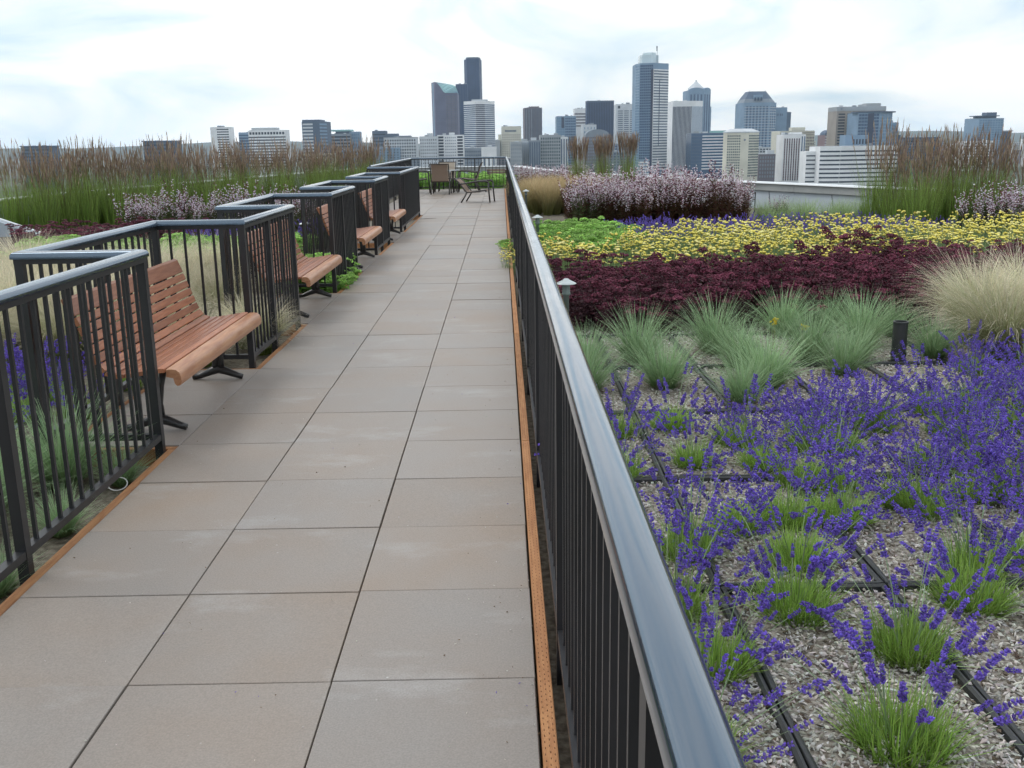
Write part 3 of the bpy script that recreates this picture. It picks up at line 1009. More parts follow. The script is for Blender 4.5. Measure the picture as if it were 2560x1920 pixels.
def k_lavender(n=30, fol=720, dense=1.0, spread=1.0):
    pb = PB()
    p, az = strands(fol, 0.10, (0.07, 0.165), (0.0, 1.2), (-0.25, 0.25), 3, azj=0.8)
    ribbons(pb, p, az, 0.0042, (0.15, 0.26, 0.04), (0.36, 0.56, 0.12), cj=0.28)
    m1 = pb.mesh('lavender_foliage', 'leaf')
    pb = PB()
    p, az = strands(n, 0.06, (0.17 * spread, 0.40 * spread), (0.08, 1.10), (0.0, 0.45), 5, azj=0.35)
    p[:, :, 2] = np.maximum(p[:, :, 2], 0.012)
    ribbons(pb, p, az, 0.0034, (0.17, 0.28, 0.09), (0.24, 0.31, 0.20), wmin=0.8)
    m2 = pb.mesh('lavender_stems', 'stem')
    pb = PB()
    tt = np.array([0.80, 0.855, 0.89, 0.92, 0.95, 0.98, 1.0])
    q, d = along(p, tt)
    d = d / np.linalg.norm(d, axis=2, keepdims=True)
    ln = np.linalg.norm(p[:, -1] - p[:, 0], axis=1)
    tip = p[:, -1]; td = d[:, -1]
    sp = NR.uniform(0.028, 0.058, n)
    offs = np.array([-1.55, -0.7, -0.42, -0.14, 0.14, 0.42, 0.68, 0.9])
    for k, o in enumerate(offs):
        keep = NR.random(n) > (0.45 if k == 0 else 0.04)
        cen = tip + td * (sp * (o - 0.4))[:, None]
        rad = (0.0095 if k < 6 else 0.0065) * NR.uniform(0.8, 1.25, n)
        col = V3((0.20, 0.130, 0.60)) * NR.uniform(0.7, 1.25, (n, 1))
        for e in range(5):
            off = np.cross(td, NR.normal(0, 1, (n, 3)))
            off /= np.maximum(1e-6, np.linalg.norm(off, axis=1, keepdims=True))
            c = cen + off * (rad * 0.62)[:, None] + NR.normal(0, 0.0012, (n, 3))
            blobs(pb, c[keep], off[keep] + td[keep] * 0.8, 0.0058, rad[keep] * 0.44, col[keep], cj=0.3)
    m3 = pb.mesh('lavender_spikes', 'petal')
    KINDS.setdefault('spike_spots', {})[m3.name] = (tip, td, sp)
    return [('foliage', m1), ('stems', m2), ('flower_spikes', m3)]


def spike_mesh():
    pb = PB()
    for k, o in enumerate((-0.72, -0.56, -0.42, -0.14, 0.14, 0.42, 0.66, 0.84)):
        c = V3((0.20, 0.130, 0.60)) * NR.uniform(0.7, 1.25)
        r = (0.0095 if k < 6 else 0.0065) * NR.uniform(0.85, 1.2)
        m = 8
        a = np.arange(m) * 2 * math.pi / m + NR.random() * 6
        off = np.stack([np.cos(a), np.sin(a), np.zeros(m)], 1)
        cen = off * r * 0.6 + [0, 0, 0.043 * (o - 0.4)] + NR.normal(0, 0.0014, (m, 3))
        blobs(pb, cen, off + [0, 0, 0.8] + NR.normal(0, 0.2, (m, 3)), 0.0058, r * 0.40, c, cj=0.3)
    return pb.mesh('flower_spike', 'petal')


def k_lavender_far(n=26):
    pb = PB()
    p, az = strands(120, 0.08, (0.10, 0.22), (0.0, 0.8), (0.0, 0.4), 2)
    ribbons(pb, p, az, 0.006, (0.06, 0.10, 0.04), (0.13, 0.20, 0.09))
    m1 = pb.mesh('lavender_foliage', 'leaf')
    pb = PB()
    p, az = strands(n, 0.10, (0.24, 0.44), (0.0, 0.75), (0.0, 0.25), 3)
    ribbons(pb, p, az, 0.004, (0.12, 0.18, 0.08), (0.15, 0.18, 0.14), wmin=0.8)
    tip = p[:, -1]; td = p[:, -1] - p[:, -2]
    for o in (-0.02, 0.0, 0.02, 0.04):
        dn = td / np.linalg.norm(td, axis=1, keepdims=True)
        blobs(pb, tip + dn * o, td, 0.015, 0.010, (0.17, 0.115, 0.50), cj=0.3)
    return [('foliage', m1), ('flower_spikes', pb.mesh('lavender_spikes', 'petal'))]


def k_sedum(stems=20, h=(0.22, 0.40), head=(0.165, 0.040, 0.070), leaf=(0.088, 0.038, 0.048), head_r=0.052, nb=34, lw=0.034, spread=0.62):
    pb = PB()
    p, az = strands(stems, 0.13, h, (0.0, spread), (-0.2, 0.15), 3)
    ribbons(pb, p, az, 0.006, leaf, leaf, wmin=0.8)
    t = np.linspace(0.12, 0.95, 9)
    q, d = along(p, t)
    q = q.reshape(-1, 3)
    a = NR.random(len(q)) * 2 * math.pi
    dd = np.stack([np.cos(a), np.sin(a), NR.uniform(-0.1, 0.6, len(q))], 1)
    for e in range(2):
        leaves(pb, q, dd * [1 - 2 * e, 1 - 2 * e, 1], NR.uniform(0.03, 0.06, len(q)), lw, leaf, cj=0.35)
    m1 = pb.mesh('sedum_leaves', 'leaf')
    pb = PB()
    for i in range(stems):
        c = p[i, -1]
        r = head_r * NR.uniform(0.7, 1.35)
        rr = r * np.sqrt(NR.random(nb)); aa = NR.random(nb) * 2 * math.pi
        cen = np.stack([c[0] + rr * np.cos(aa), c[1] + rr * np.sin(aa), c[2] + 0.018 * (1 - (rr / r) ** 2) + NR.normal(0, 0.004, nb)], 1)
        blobs(pb, cen, np.tile([0, 0, 1.0], (nb, 1)) + NR.normal(0, 0.3, (nb, 3)), 0.008, NR.uniform(0.007, 0.013, nb), V3(head) * NR.uniform(0.6, 1.45), cj=0.35)
    m2 = pb.mesh('sedum_heads', 'petal')
    return [('leaves', m1), ('flower_heads', m2)]


def k_yarrow(stems=34):
    pb = PB()
    p, az = strands(200, 0.16, (0.14, 0.36), (0.0, 0.55), (0.0, 0.5), 3)
    ribbons(pb, p, az, 0.007, (0.12, 0.20, 0.07), (0.30, 0.43, 0.20), cj=0.3)
    p, az = strands(stems, 0.15, (0.30, 0.52), (0.0, 0.28), (-0.05, 0.1), 3)
    ribbons(pb, p, az, 0.006, (0.12, 0.18, 0.08), (0.20, 0.27, 0.13), wmin=0.7)
    m1 = pb.mesh('yarrow_foliage', 'leaf')
    pb = PB()
    for i in range(stems):
        c = p[i, -1]
        k = 9; r = NR.uniform(0.010, 0.031)
        tilt = NR.normal(0, 0.10, 2)
        a = np.arange(k) * 2 * math.pi / k + NR.random() * 6
        rad = r * NR.uniform(0.82, 1.12, k)
        ring = np.stack([rad * np.cos(a), rad * np.sin(a), np.zeros(k)], 1)
        inner = ring * 0.55 + [0, 0, 0.008]
        v = np.concatenate([ring, inner, [[0, 0, 0.011]], ring * 0.25 + [0, 0, -0.016]])
        v[:, 2] += v[:, 0] * tilt[0] + v[:, 1] * tilt[1]
        v[:2 * k, 2] += NR.normal(0, 0.0018, 2 * k)
        f = []
        for j in range(k):
            j2 = (j + 1) % k
            f += [(j, j2, k + j2), (j, k + j2, k + j), (k + j, k + j2, 2 * k), (j2, j, 2 * k + 1 + j), (j2, 2 * k + 1 + j, 2 * k + 1 + j2)]
        yc = V3((0.93, 0.82, 0.19)) if NR.random() > 0.3 else V3((0.92, 0.86, 0.36))
        col = np.tile(yc * NR.uniform(0.85, 1.12), (len(v), 1)) * NR.uniform(0.9, 1.1, (len(v), 1))
        col[2 * k + 1:] = (0.25, 0.27, 0.10)
        pb.add(v + c, np.array(f), col)
    return [('foliage', m1), ('flower_heads', pb.mesh('yarrow_heads', 'petal'))]


def k_penstemon(stems=22, h=(0.60, 0.98), pink=(0.80, 0.66, 0.75), nf=22, leafc=((0.085, 0.028, 0.020), (0.075, 0.070, 0.025))):
    pb = PB()
    p, az = strands(stems, 0.17, h, (0.0, 0.28), (-0.05, 0.12), 5)
    ribbons(pb, p, az, 0.006, (0.07, 0.025, 0.02), (0.12, 0.045, 0.045), wmin=0.5)
    t = np.linspace(0.08, 0.68, 16)
    q, d = along(p, t); q = q.reshape(-1, 3)
    a = NR.random(len(q)) * 2 * math.pi
    dd = np.stack([np.cos(a), np.sin(a), NR.uniform(0.0, 0.9, len(q))], 1)
    mixc = NR.random((len(q), 1)) ** 1.3
    lc = V3(leafc[0]) * (1 - mixc) + V3(leafc[1]) * mixc
    for e in range(2):
        leaves(pb, q, dd * [1 - 2 * e, 1 - 2 * e, 1], NR.uniform(0.05, 0.10, len(q)), 0.020, lc, cj=0.35)
    m1 = pb.mesh('penstemon_leaves', 'leaf')
    pb = PB()
    t = np.linspace(0.58, 1.0, nf)
    q, d = along(p, t); q = q.reshape(-1, 3)
    keep = NR.random(len(q)) > 0.22
    q = q[keep]
    a = NR.random(len(q)) * 2 * math.pi
    out = np.stack([np.cos(a), np.sin(a), NR.uniform(-0.5, 0.35, len(q))], 1)
    w = NR.random((len(q), 1))
    col = V3(pink) * (1 - w) + V3((0.95, 0.92, 0.94)) * w
    dark = NR.random(len(q)) < 0.32
    col[dark] = (0.20, 0.06, 0.08)
    blobs(pb, q + out * 0.018, out + [0, 0, 0.3], 0.019, 0.0095, col, cj=0.15)
    return [('leaves', m1), ('flowers', pb.mesh('penstemon_flowers', 'petal'))]


def k_reed(n=165, stalks=32, hs=1.0, Ls=(1.22, 1.80), rad=0.18, lean=0.16):
    pb = PB()
    p, az = strands(n, rad * 1.05, (0.60 * hs, 1.38 * hs), (0.0, lean * 1.25), (0.0, 0.55), 5)
    ribbons(pb, p, az, 0.0085, (0.16, 0.265, 0.045), (0.27, 0.385, 0.10), cj=0.35)
    p, az = strands(stalks, rad, (Ls[0] * hs, Ls[1] * hs), (0.0, lean), (0.0, 0.16), 5)
    ribbons(pb, p, az, 0.0055, (0.085, 0.14, 0.03), (0.20, 0.16, 0.08), wmin=0.6)
    m1 = pb.mesh('reed_blades', 'leaf')
    pb = PB()
    tip = p[:, -1]; td = tip - p[:, -2]; td /= np.linalg.norm(td, axis=1, keepdims=True)
    for o in (-0.22, -0.12, -0.03, 0.05):
        w = NR.random((stalks, 1))
        col = V3((0.235, 0.158, 0.118)) * (1 - w) + V3((0.45, 0.355, 0.26)) * w
        blobs(pb, tip + td * o * hs + NR.normal(0, 0.004, tip.shape), td + NR.normal(0, 0.05, td.shape), 0.085, 0.0095, col, cj=0.25, flat=0.5)
    return [('blades', m1), ('plumes', pb.mesh('reed_plumes', 'leaf'))]


def k_feather(n=1500, L=(0.34, 0.70), c0=(0.21, 0.25, 0.065), c1=(0.64, 0.53, 0.38), lean=0.5, curl=(0.3, 1.5), w=0.0034):
    pb = PB()
    p, az = strands(n, 0.10, L, (0.0, lean), curl, 6, azj=0.45)
    ribbons(pb, p, az, w, c0, c1, cj=0.22, power=1.7, wmin=0.3)
    return [('strands', pb.mesh('feather_strands', 'leaf'))]




def variants(key, fn, count, **kw):
    KINDS[key] = [fn(**kw) for _ in range(count)]


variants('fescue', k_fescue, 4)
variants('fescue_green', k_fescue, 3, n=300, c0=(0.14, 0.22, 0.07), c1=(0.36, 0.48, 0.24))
variants('lavender', k_lavender, 6, n=34)
variants('lavender_full', k_lavender, 4, n=54, fol=520)
variants('lavender_far', k_lavender_far, 3)
variants('burgundy', k_sedum, 6, h=(0.22, 0.46), stems=18)
variants('green_sedum', k_sedum, 4, head=(0.36, 0.60, 0.15), leaf=(0.25, 0.46, 0.10), h=(0.20, 0.34), head_r=0.055)
variants('yarrow', k_yarrow, 5)
variants('penstemon', k_penstemon, 5)
variants('penstemon_pale', k_penstemon, 2, pink=(0.58, 0.47, 0.60), leafc=((0.06, 0.07, 0.03), (0.07, 0.11, 0.035)))
variants('reed', k_reed, 5)
variants('reed_clump', k_reed, 3, n=420, stalks=120, Ls=(1.42, 1.72), rad=0.13, lean=0.085)
variants('feather', k_feather, 4, n=2200, L=(0.36, 0.80), c0=(0.20, 0.27, 0.06), c1=(0.82, 0.73, 0.57), lean=0.45, curl=(0.45, 2.0), w=0.0034)
variants('tan_grass', k_feather, 3, n=700, L=(0.45, 0.85), c0=(0.19, 0.21, 0.06), c1=(0.60, 0.46, 0.27), lean=0.35, curl=(0.1, 0.7), w=0.006)
pr = random.Random(21)


def plant(key, name, x, y, label, cat, group, s=1.0, z=SOIL, sz=None, spikes=False):
    root = empty(name, (x, y, z), pr.uniform(0, 6.283), label, cat, group)
    root.scale = (s, s, s * (sz or 1.0))
    parts = pr.choice(KINDS[key])
    for pn, me in parts:
        if pn == 'flower_spikes' and spikes:          # the nearest plants: every spike an object
            tip, td, sp = KINDS['spike_spots'][me.name]
            for k in range(len(tip)):
                o = put('flower_spike', pr.choice(SPIKES), root, tuple(tip[k]), 0, 0.84 * sp[k] / 0.043)
                o.rotation_mode = 'QUATERNION'
                o.rotation_quaternion = Vector(tuple(td[k])).to_track_quat('Z', 'Y')
            continue
        put(pn, me, root)['kind'] = 'stuff'
    return root


SPIKES = [spike_mesh() for _ in range(6)]


def scatter(x0, x1, y0, y1, step, inside=None, jit=0.35):
    out = []
    nx, ny = max(1, round((x1 - x0) / step)), max(1, round((y1 - y0) / step))
    for j in range(ny):
        for i in range(nx):
            x = x0 + (i + 0.5 + (0.25 if j % 2 else -0.25)) * (x1 - x0) / nx + pr.uniform(-jit, jit) * step
            y = y0 + (j + 0.5) * (y1 - y0) / ny + pr.uniform(-jit, jit) * step
            if inside is None or inside(x, y):
                out.append((x, y))
    return out


# lavender in the near trays: those that stand out in the photograph first
LG = 'lavender plants in the gravel trays'
LAV = [(0.98, 2.36, 1.12, 'lavender with a bright green base, nearest of the lavender plants, alone in pale gravel'),
       (0.92, 3.16, 1.10, 'big green-based lavender beside the crossing of tray edges, second in from the handrail'),
       (0.56, 2.80, 0.95, 'lavender tucked against the handrail between it and the first tray edge, lowest there'),
       (1.20, 2.86, 1.05, 'lavender straddling the second black tray edge, in line with the nearest one'),
       (1.56, 3.20, 1.05, 'full lavender beyond the second tray edge with many violet spikes'),
       (0.90, 3.93, 0.9, 'small green-based lavender in the first full tray row, midway along the handrail'),
       (0.88, 4.80, 0.9, 'round dark green lavender with few flowers at the tray crossing'),
       (0.87, 5.46, 0.95, 'lavender with tall upright spikes at the edge of the blue-green grass')]
for x, y, s, lb in LAV:
    plant('lavender', 'lavender', x, y, lb, 'lavender', LG, s, z=SOIL + 0.035, spikes=True)
LL = 'sprawling violet lavender among its neighbours in the gravel trays'
rest = scatter(1.15, 4.0, 3.75, 6.3, 0.46, lambda x, y: x < 0.56 * y + 0.3 and y < 5.55 + max(0.0, min(0.7, (x - 1.9) * 0.7))) + [(1.66, 3.42), (0.60, 3.70), (1.10, 3.58), (1.16, 5.18), (1.55, 4.95), (1.67, 4.20), (2.36, 5.10), (2.20, 4.16), (1.35, 4.45), (1.75, 5.4), (2.02, 4.70), (1.98, 3.55), (0.52, 4.6), (0.52, 5.3), (2.15, 3.05), (1.95, 2.55),
        (2.45, 5.75), (2.75, 5.35), (2.9, 5.9), (2.62, 4.6), (2.7, 4.0), (2.6, 3.45), (3.1, 4.4), (3.15, 5.0), (3.3, 5.6), (3.3, 6.3), (3.55, 5.1), (3.6, 6.0), (0.50, 3.2), (1.33, 3.95), (0.45, 2.3), (1.62, 2.5), (3.75, 5.6), (3.7, 6.7), (3.2, 6.75)]
for i, (x, y) in enumerate(rest):
    plant('lavender_full' if i % 3 else 'lavender', 'lavender', x + pr.uniform(-0.05, 0.05), y + pr.uniform(-0.05, 0.05), LL, 'lavender', LG, pr.uniform(0.85, 1.1), z=SOIL + 0.035)

# blue-green fescue tussocks
FG = 'blue-green grass tussocks beyond the lavender'
FES = [(0.92, 7.20, 1.2, 'blue-green grass tussock in front of the burgundy plants, first in from the handrail'),
       (0.98, 6.42, 1.1, 'blue-green tussock touching the tall upright lavender spikes'),
       (1.55, 7.50, 1.25, 'tall blue-green tussock below the burgundy plants, second from the handrail'),
       (1.66, 6.38, 1.15, 'blue-green tussock leaning over the middle tray edge at the lavender'),
       (1.62, 6.95, 1.05, 'blue-green tussock between the tall one and the lavender'),
       (2.26, 8.15, 1.1, 'blue-green tussock behind the two small yellow flowers'),
       (2.18, 7.15, 1.15, 'blue-green tussock short of the black pipe, beyond the bare gravel'),
       (2.28, 6.70, 1.0, 'blue-green tussock just before the black pipe, at the lavender edge'),
       (2.76, 7.70, 1.2, 'blue-green tussock behind the black pipe under the burgundy plants'),
       (3.12, 7.2, 1.0, 'blue-green tussock on the far side of the black pipe'),
       (0.46, 6.35, 1.0, 'blue-green tussock half hidden by the handrail'),
       (0.52, 7.1, 0.9, 'small blue-green tussock by the handrail near the path lamp')]
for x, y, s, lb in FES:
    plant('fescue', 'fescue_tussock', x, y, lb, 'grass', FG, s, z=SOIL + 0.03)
for x, y, s in ((2.70, 8.35, 1.0), (3.15, 8.05, 0.95), (1.42, 6.0, 0.9), (2.55, 7.2, 0.8)):
    plant('fescue', 'fescue_tussock', x, y, 'blue-green grass tussock filling in between the larger ones', 'grass', FG, s, z=SOIL + 0.03)
for k, (x, y) in enumerate(((2.02, 7.55), (2.17, 7.42))):
    t = empty('yellow_flower', (x, y, SOIL + 0.03), 0, ['small yellow flower on a thin stem, the nearer to the handrail of two', 'small yellow flower on a thin stem, the nearer to the pipe of two'][k], 'flower', 'two yellow flowers')
    pb = PB(); p, az = strands(5, 0.02, (0.12, 0.24), (0, 0.2), (0, 0.2), 3); ribbons(pb, p, az, 0.004, (0.2, 0.25, 0.1), (0.25, 0.3, 0.1), wmin=0.8)
    put('stem', pb.mesh('flower_stem', 'stem'), t)
    pb = PB(); cc = p[np.argmax(p[:, -1, 2]), -1]
    blobs(pb, cc + NR.normal(0, 0.012, (14, 3)), NR.normal(0, 1, (14, 3)), 0.014, 0.010, (0.75, 0.62, 0.04))
    put('bloom', pb.mesh('flower_bloom', 'petal'), t)

# burgundy stonecrop
BG = 'burgundy stonecrop in a broad dark red drift'
BL = 'burgundy stonecrop with dark red flower heads in the drift before the yellow flowers'
for x, y in scatter(0.42, 3.75, 8.35, 10.75, 0.30):
    plant('burgundy', 'burgundy_stonecrop', x, y, BL, 'stonecrop', BG, pr.uniform(0.8, 1.15), sz=pr.uniform(0.78, 1.32))
for x, y in scatter(3.6, 6.6, 10.0, 11.9, 0.36):
    plant('burgundy', 'burgundy_stonecrop', x, y, BL, 'stonecrop', BG, pr.uniform(0.85, 1.2), sz=pr.uniform(0.75, 1.25))

# Mexican feather grass at the right-hand edge
for x, y, s, lb in [(3.58, 7.05, 1.1, 'large arching straw-tipped feather grass beyond the black pipe, nearest of its kind'), (3.72, 7.75, 1.15, 'straw-tipped feather grass behind the nearest one, against the burgundy plants'),
                    (4.25, 7.3, 1.15, 'straw-tipped feather grass at the picture edge beside the nearest one'), (4.45, 8.5, 1.1, 'straw-tipped feather grass farthest back at the picture edge'), (4.0, 8.3, 0.9, 'small feather grass clump at the end of the burgundy drift')]:
    plant('feather', 'feather_grass', x, y, lb, 'grass', 'feather grass beside the lavender', s)

# yarrow
for x, y in scatter(0.40, 8.0, 10.9, 15.0, 0.40, lambda x, y: y > 10.9 + max(0, x - 3.4) * 0.36 and x < 0.55 * y + 0.2 and (x > 1.75 + 0.2 * (y - 14) or y < 13.0)):
    plant('yarrow', 'yarrow', x, y, 'yellow yarrow with flat flower heads in the broad yellow drift', 'yarrow', 'yellow yarrow drift', pr.uniform(0.8, 1.1), sz=pr.uniform(0.85, 1.15))
for x, y in ((-0.02, 12.6), (0.0, 13.2), (0.01, 13.9)):
    plant('yarrow', 'yarrow', x, y, 'small yarrow leaning over the timber edge under the handrail', 'yarrow', 'yarrow spilling onto the walkway', 0.55)

# bright green stonecrop, far lavender, pink penstemon, tan grass on the right
for x, y in scatter(0.38, 1.75, 13.2, 16.9, 0.30):
    plant('green_sedum', 'green_stonecrop', x, y, 'bright green stonecrop in the mound between yarrow and tan grass', 'stonecrop', 'bright green stonecrop by the handrail', pr.uniform(0.9, 1.2))
for x, y in ((-0.01, 14.8), (-0.02, 15.3)):
    plant('green_sedum', 'green_stonecrop', x, y, 'green stonecrop spilling over the timber edge under the handrail', 'stonecrop', 'stonecrop spilling onto the walkway', 0.6)
for x, y in scatter(1.7, 6.6, 15.2, 18.3, 0.38):
    plant('lavender_far', 'lavender', x, y, 'violet lavender in the narrow band behind the yellow yarrow', 'lavender', 'far band of lavender', pr.uniform(0.9, 1.15), sz=0.68)
for x, y in scatter(1.35, 4.75, 18.9, 21.6, 0.36):
    plant('penstemon', 'pink_penstemon', x, y, 'pale pink penstemon with dark red leaves in the tall mass before the towers', 'flower', 'pink penstemon mass', pr.uniform(0.85, 1.1), sz=pr.uniform(0.86, 1.24))
plant('penstemon_pale', 'pink_penstemon', 1.45, 18.7, 'tall single pale penstemon standing before the tan grass', 'flower', None, 1.05)
for x, y in scatter(0.40, 2.3, 22.8, 26.0, 0.40):
    plant('tan_grass', 'tan_grass', x, y, 'tan fine-leaved grass in the soft mound behind the green stonecrop', 'grass', 'tan grass by the handrail', pr.uniform(0.85, 1.1))
for x, y in scatter(0.4, 2.6, 28.5, 31.5, 0.5, lambda x, y: x < 3.6 - (y - 28) * 0.3):
    plant('penstemon', 'pink_penstemon', x, y, 'pink penstemon in the small far group behind the tan grass', 'flower', 'far pink penstemon', pr.uniform(0.9, 1.1))
for i, (x, s) in enumerate(((1.92, 0.98), (2.56, 1.0), (3.22, 1.03))):
    o = plant('reed_clump', 'reed_grass', x, 26.3, ['tall feather reed grass clump before the towers, nearest the walkway of three', 'middle one of three tall feather reed grass clumps before the towers', 'tall feather reed grass clump touching the tallest tower, last of three'][i], 'reed grass', 'three reed grass clumps before the towers', s)
for x, y in scatter(5.0, 7.6, 18.6, 20.4, 0.40, lambda x, y: y < 22.6 - (x - 5) * 1.15):
    plant('fescue_green', 'pale_grass', x, y, 'soft pale green grass at the foot of the parapet wall', 'grass', 'pale grass along the parapet', 1.35)
plant('penstemon_pale', 'pink_penstemon', 5.35, 19.6, 'single penstemon stem sprawling out from the pink mass towards the parapet', 'flower', None, 0.6)
for x, y in scatter(6.3, 7.8, 16.2, 17.6, 0.42):
    plant('lavender_far', 'lavender', x, y, 'violet lavender in the narrow band behind the yellow yarrow', 'lavender', 'far band of lavender', pr.uniform(0.9, 1.15), sz=0.68)
RR = 'tall feather reed grass in the screen at the right-hand parapet'
RR = 'tall brown-plumed reed grass in the screen beyond the yellow yarrow'
for x, y in scatter(6.75, 11.2, 17.0, 18.9, 0.40, lambda x, y: y > 17.2 + max(0, 7.2 - x) and y < 21.6 - (x - 7.3) * 1.55 + 0.2 and x > 6.8):
    plant('reed', 'reed_grass', x, y, RR, 'reed grass', 'reed grass screen beyond the yarrow', pr.uniform(0.9, 1.0), sz=pr.uniform(0.82, 1.06))
for x, y in scatter(7.5, 9.4, 15.3, 16.5, 0.38):
    plant('penstemon_pale', 'pink_penstemon', x, y, 'pale pink penstemon at the picture edge in front of the reed screen', 'flower', 'penstemon before the reed screen', pr.uniform(0.8, 1.0))

# ------------------------------------------------------------------ beds on the bench side
for i, (x, y) in enumerate(scatter(-3.3, -2.3, 3.0, 4.9, 0.33)):
    plant('fescue', 'fescue_tussock', x, y, 'blue-green grass tussock behind the nearest railing panel', 'grass', 'grass tussocks behind the nearest railing', pr.uniform(0.9, 1.25))
for x, y in ((-2.03, 3.5), (-2.04, 4.1), (-2.02, 4.75), (-2.05, 2.9)):
    plant('fescue', 'fescue_tussock', x, y, 'low grass pushing out under the nearest railing at the timber edge', 'grass', 'grass under the nearest railing', 0.6)
for x, y in scatter(-4.0, -2.7, 5.3, 7.0, 0.38):
    plant('lavender_full', 'lavender', x, y, 'violet lavender in the bed behind the nearest bench', 'lavender', 'lavender behind the nearest bench', pr.uniform(0.95, 1.25))
for x, y in scatter(-5.6, -2.75, 7.5, 11.6, 0.46, lambda x, y: x > -2.3 - 0.38 * y):
    plant('feather', 'feather_grass', x, y, 'straw-coloured feather grass in the bed behind the first two benches', 'grass', 'feather grass behind the benches', pr.uniform(0.8, 1.1))
for x, y in scatter(-2.45, -2.02, 7.4, 8.5, 0.33):
    plant('feather', 'feather_grass', x, y, 'small feather grass in the pocket between the first two benches', 'grass', 'feather grass between the first two benches', 0.7)
for x, y in scatter(-3.4, -2.05, 11.0, 12.2, 0.30):
    plant('green_sedum', 'green_stonecrop', x, y, 'bright green stonecrop beyond the end of the second bench', 'stonecrop', 'green stonecrop beyond the second bench', pr.uniform(0.9, 1.3))
for x, y in ((-1.93, 10.95), (-1.92, 11.3), (-1.94, 11.65)):
    plant('green_sedum', 'green_stonecrop', x, y, 'green stonecrop poking through the railing after the second bench', 'stonecrop', 'stonecrop in the railing', 0.75)
for x, y in scatter(-7.6, -3.0, 12.2, 15.4, 0.42, lambda x, y: x > -0.5 * y):
    plant('green_sedum', 'green_stonecrop', x, y, 'green stonecrop in the low bed on the bench side', 'stonecrop', 'green stonecrop beyond the feather grass', pr.uniform(0.9, 1.2))
for x, y in scatter(-8.2, -3.0, 15.6, 17.4, 0.50, lambda x, y: x > -0.5 * y):
    plant('lavender_far' if x > -5.2 else 'burgundy', 'lavender' if x > -5.2 else 'burgundy_stonecrop', x, y,
          'violet lavender before the reed grass on the bench side' if x > -5.2 else 'burgundy stonecrop before the reed grass on the bench side', 'lavender' if x > -5.2 else 'stonecrop',
          'lavender before the bench-side reeds' if x > -5.2 else 'burgundy stonecrop before the bench-side reeds', pr.uniform(0.9, 1.1))
for x, y in scatter(-7.0, -2.9, 17.6, 19.2, 0.55, lambda x, y: -7.2 < x < -5.2 or x > -4.9):
    plant('penstemon_pale', 'pink_penstemon', x, y, 'pale pink penstemon in front of the bench-side reed grass', 'flower', 'penstemon before the bench-side reeds', pr.uniform(0.85, 1.1))
LR = 'tall brown-plumed reed grass in the long screen behind the benches'
for k in range(96):
    u = k / 95
    row = k % 3
    x = -10.1 + 6.3 * u + pr.uniform(-0.18, 0.18) - row * 0.12
    y = 20.6 + row * 0.75 + 11.0 * u ** 1.35 + pr.uniform(-0.25, 0.25)
    plant('reed', 'reed_grass', x, y, LR, 'reed grass', 'reed grass screen behind the benches', pr.uniform(0.9, 1.0), sz=pr.uniform(0.82, 1.08))
for x, y in scatter(-4.9, 0.2, 35.2, 40.5, 0.62, lambda x, y: not (-1.4 < x < 0.7 and 37.6 < y < 38.9)):
    plant('green_sedum', 'green_stonecrop', x, y, 'green stonecrop on the roof beyond the far railing', 'stonecrop', 'green stonecrop beyond the far railing', 1.5)

# ------------------------------------------------------------------ gravel chips
NCH = 62000
u = NR.random(NCH)
gy = 1.6 + 6.9 * u ** 1.55
gx = 0.10 + NR.random(NCH) * np.minimum(3.6, 0.62 * gy + 0.2)
edge_x = np.min(np.abs(gx[:, None] - np.array(TXS)[None]), axis=1)
edge_y = np.min(np.abs(gy[:, None] - np.array(TYS)[None]), axis=1)
ok = ((edge_x > 0.024) & (edge_y > 0.026)) | (NR.random(NCH) < 0.025)
gx, gy = gx[ok], gy[ok]
on = (np.min(np.abs(gx[:, None] - np.array(TXS)[None]), axis=1) < 0.024) | (np.min(np.abs(gy[:, None] - np.array(TYS)[None]), axis=1) < 0.026)
gz = np.where(on, SOIL + 0.066, SOIL + 0.044 + NR.uniform(-0.004, 0.009, len(gx)))
d = NR.normal(0, 1, (len(gx), 3)); d[:, 2] *= 0.35
tone = NR.random((len(gx), 1))
gc = V3((0.68, 0.66, 0.62)) * tone + V3((0.30, 0.285, 0.255)) * (1 - tone)
dk = NR.random(len(gx)) < 0.10
gc[dk] = (0.13, 0.10, 0.075)
pb = PB()
blobs(pb, np.stack([gx, gy, gz], 1), d, NR.uniform(0.007, 0.0165, len(gx)), NR.uniform(0.0035, 0.0078, len(gx)), gc, cj=0.15, flat=0.6)
o = put('gravel', pb.mesh('gravel', 'gravel_chip'))
tag(o, 'pale loose gravel chips covering the planting trays', 'gravel', None, 'stuff')

# grit, petals and dry bits dropped on the paving
n = 420
gx2 = -1.8 * NR.random(n); gy2 = 2.0 + 12 * NR.random(n) ** 1.6
side = NR.random(n) < 0.35
gx2[side] = -NR.random(side.sum()) ** 2 * 0.25
dd = NR.normal(0, 1, (n, 3)); dd[:, 2] *= 0.2
lc = np.tile(V3((0.55, 0.52, 0.47)), (n, 1)); pk = NR.random(n)
lc[pk < 0.30] = (0.16, 0.10, 0.05); lc[pk > 0.93] = (0.14, 0.08, 0.42)
pb = PB(); blobs(pb, np.stack([gx2, gy2, np.full(n, 0.0045)], 1), dd, NR.uniform(0.002, 0.006, n), NR.uniform(0.0012, 0.003, n), lc, flat=0.6)
tag(put('grit', pb.mesh('grit', 'gravel_chip')), 'loose grit and fallen petals scattered on the pavers', 'grit', None, 'stuff')

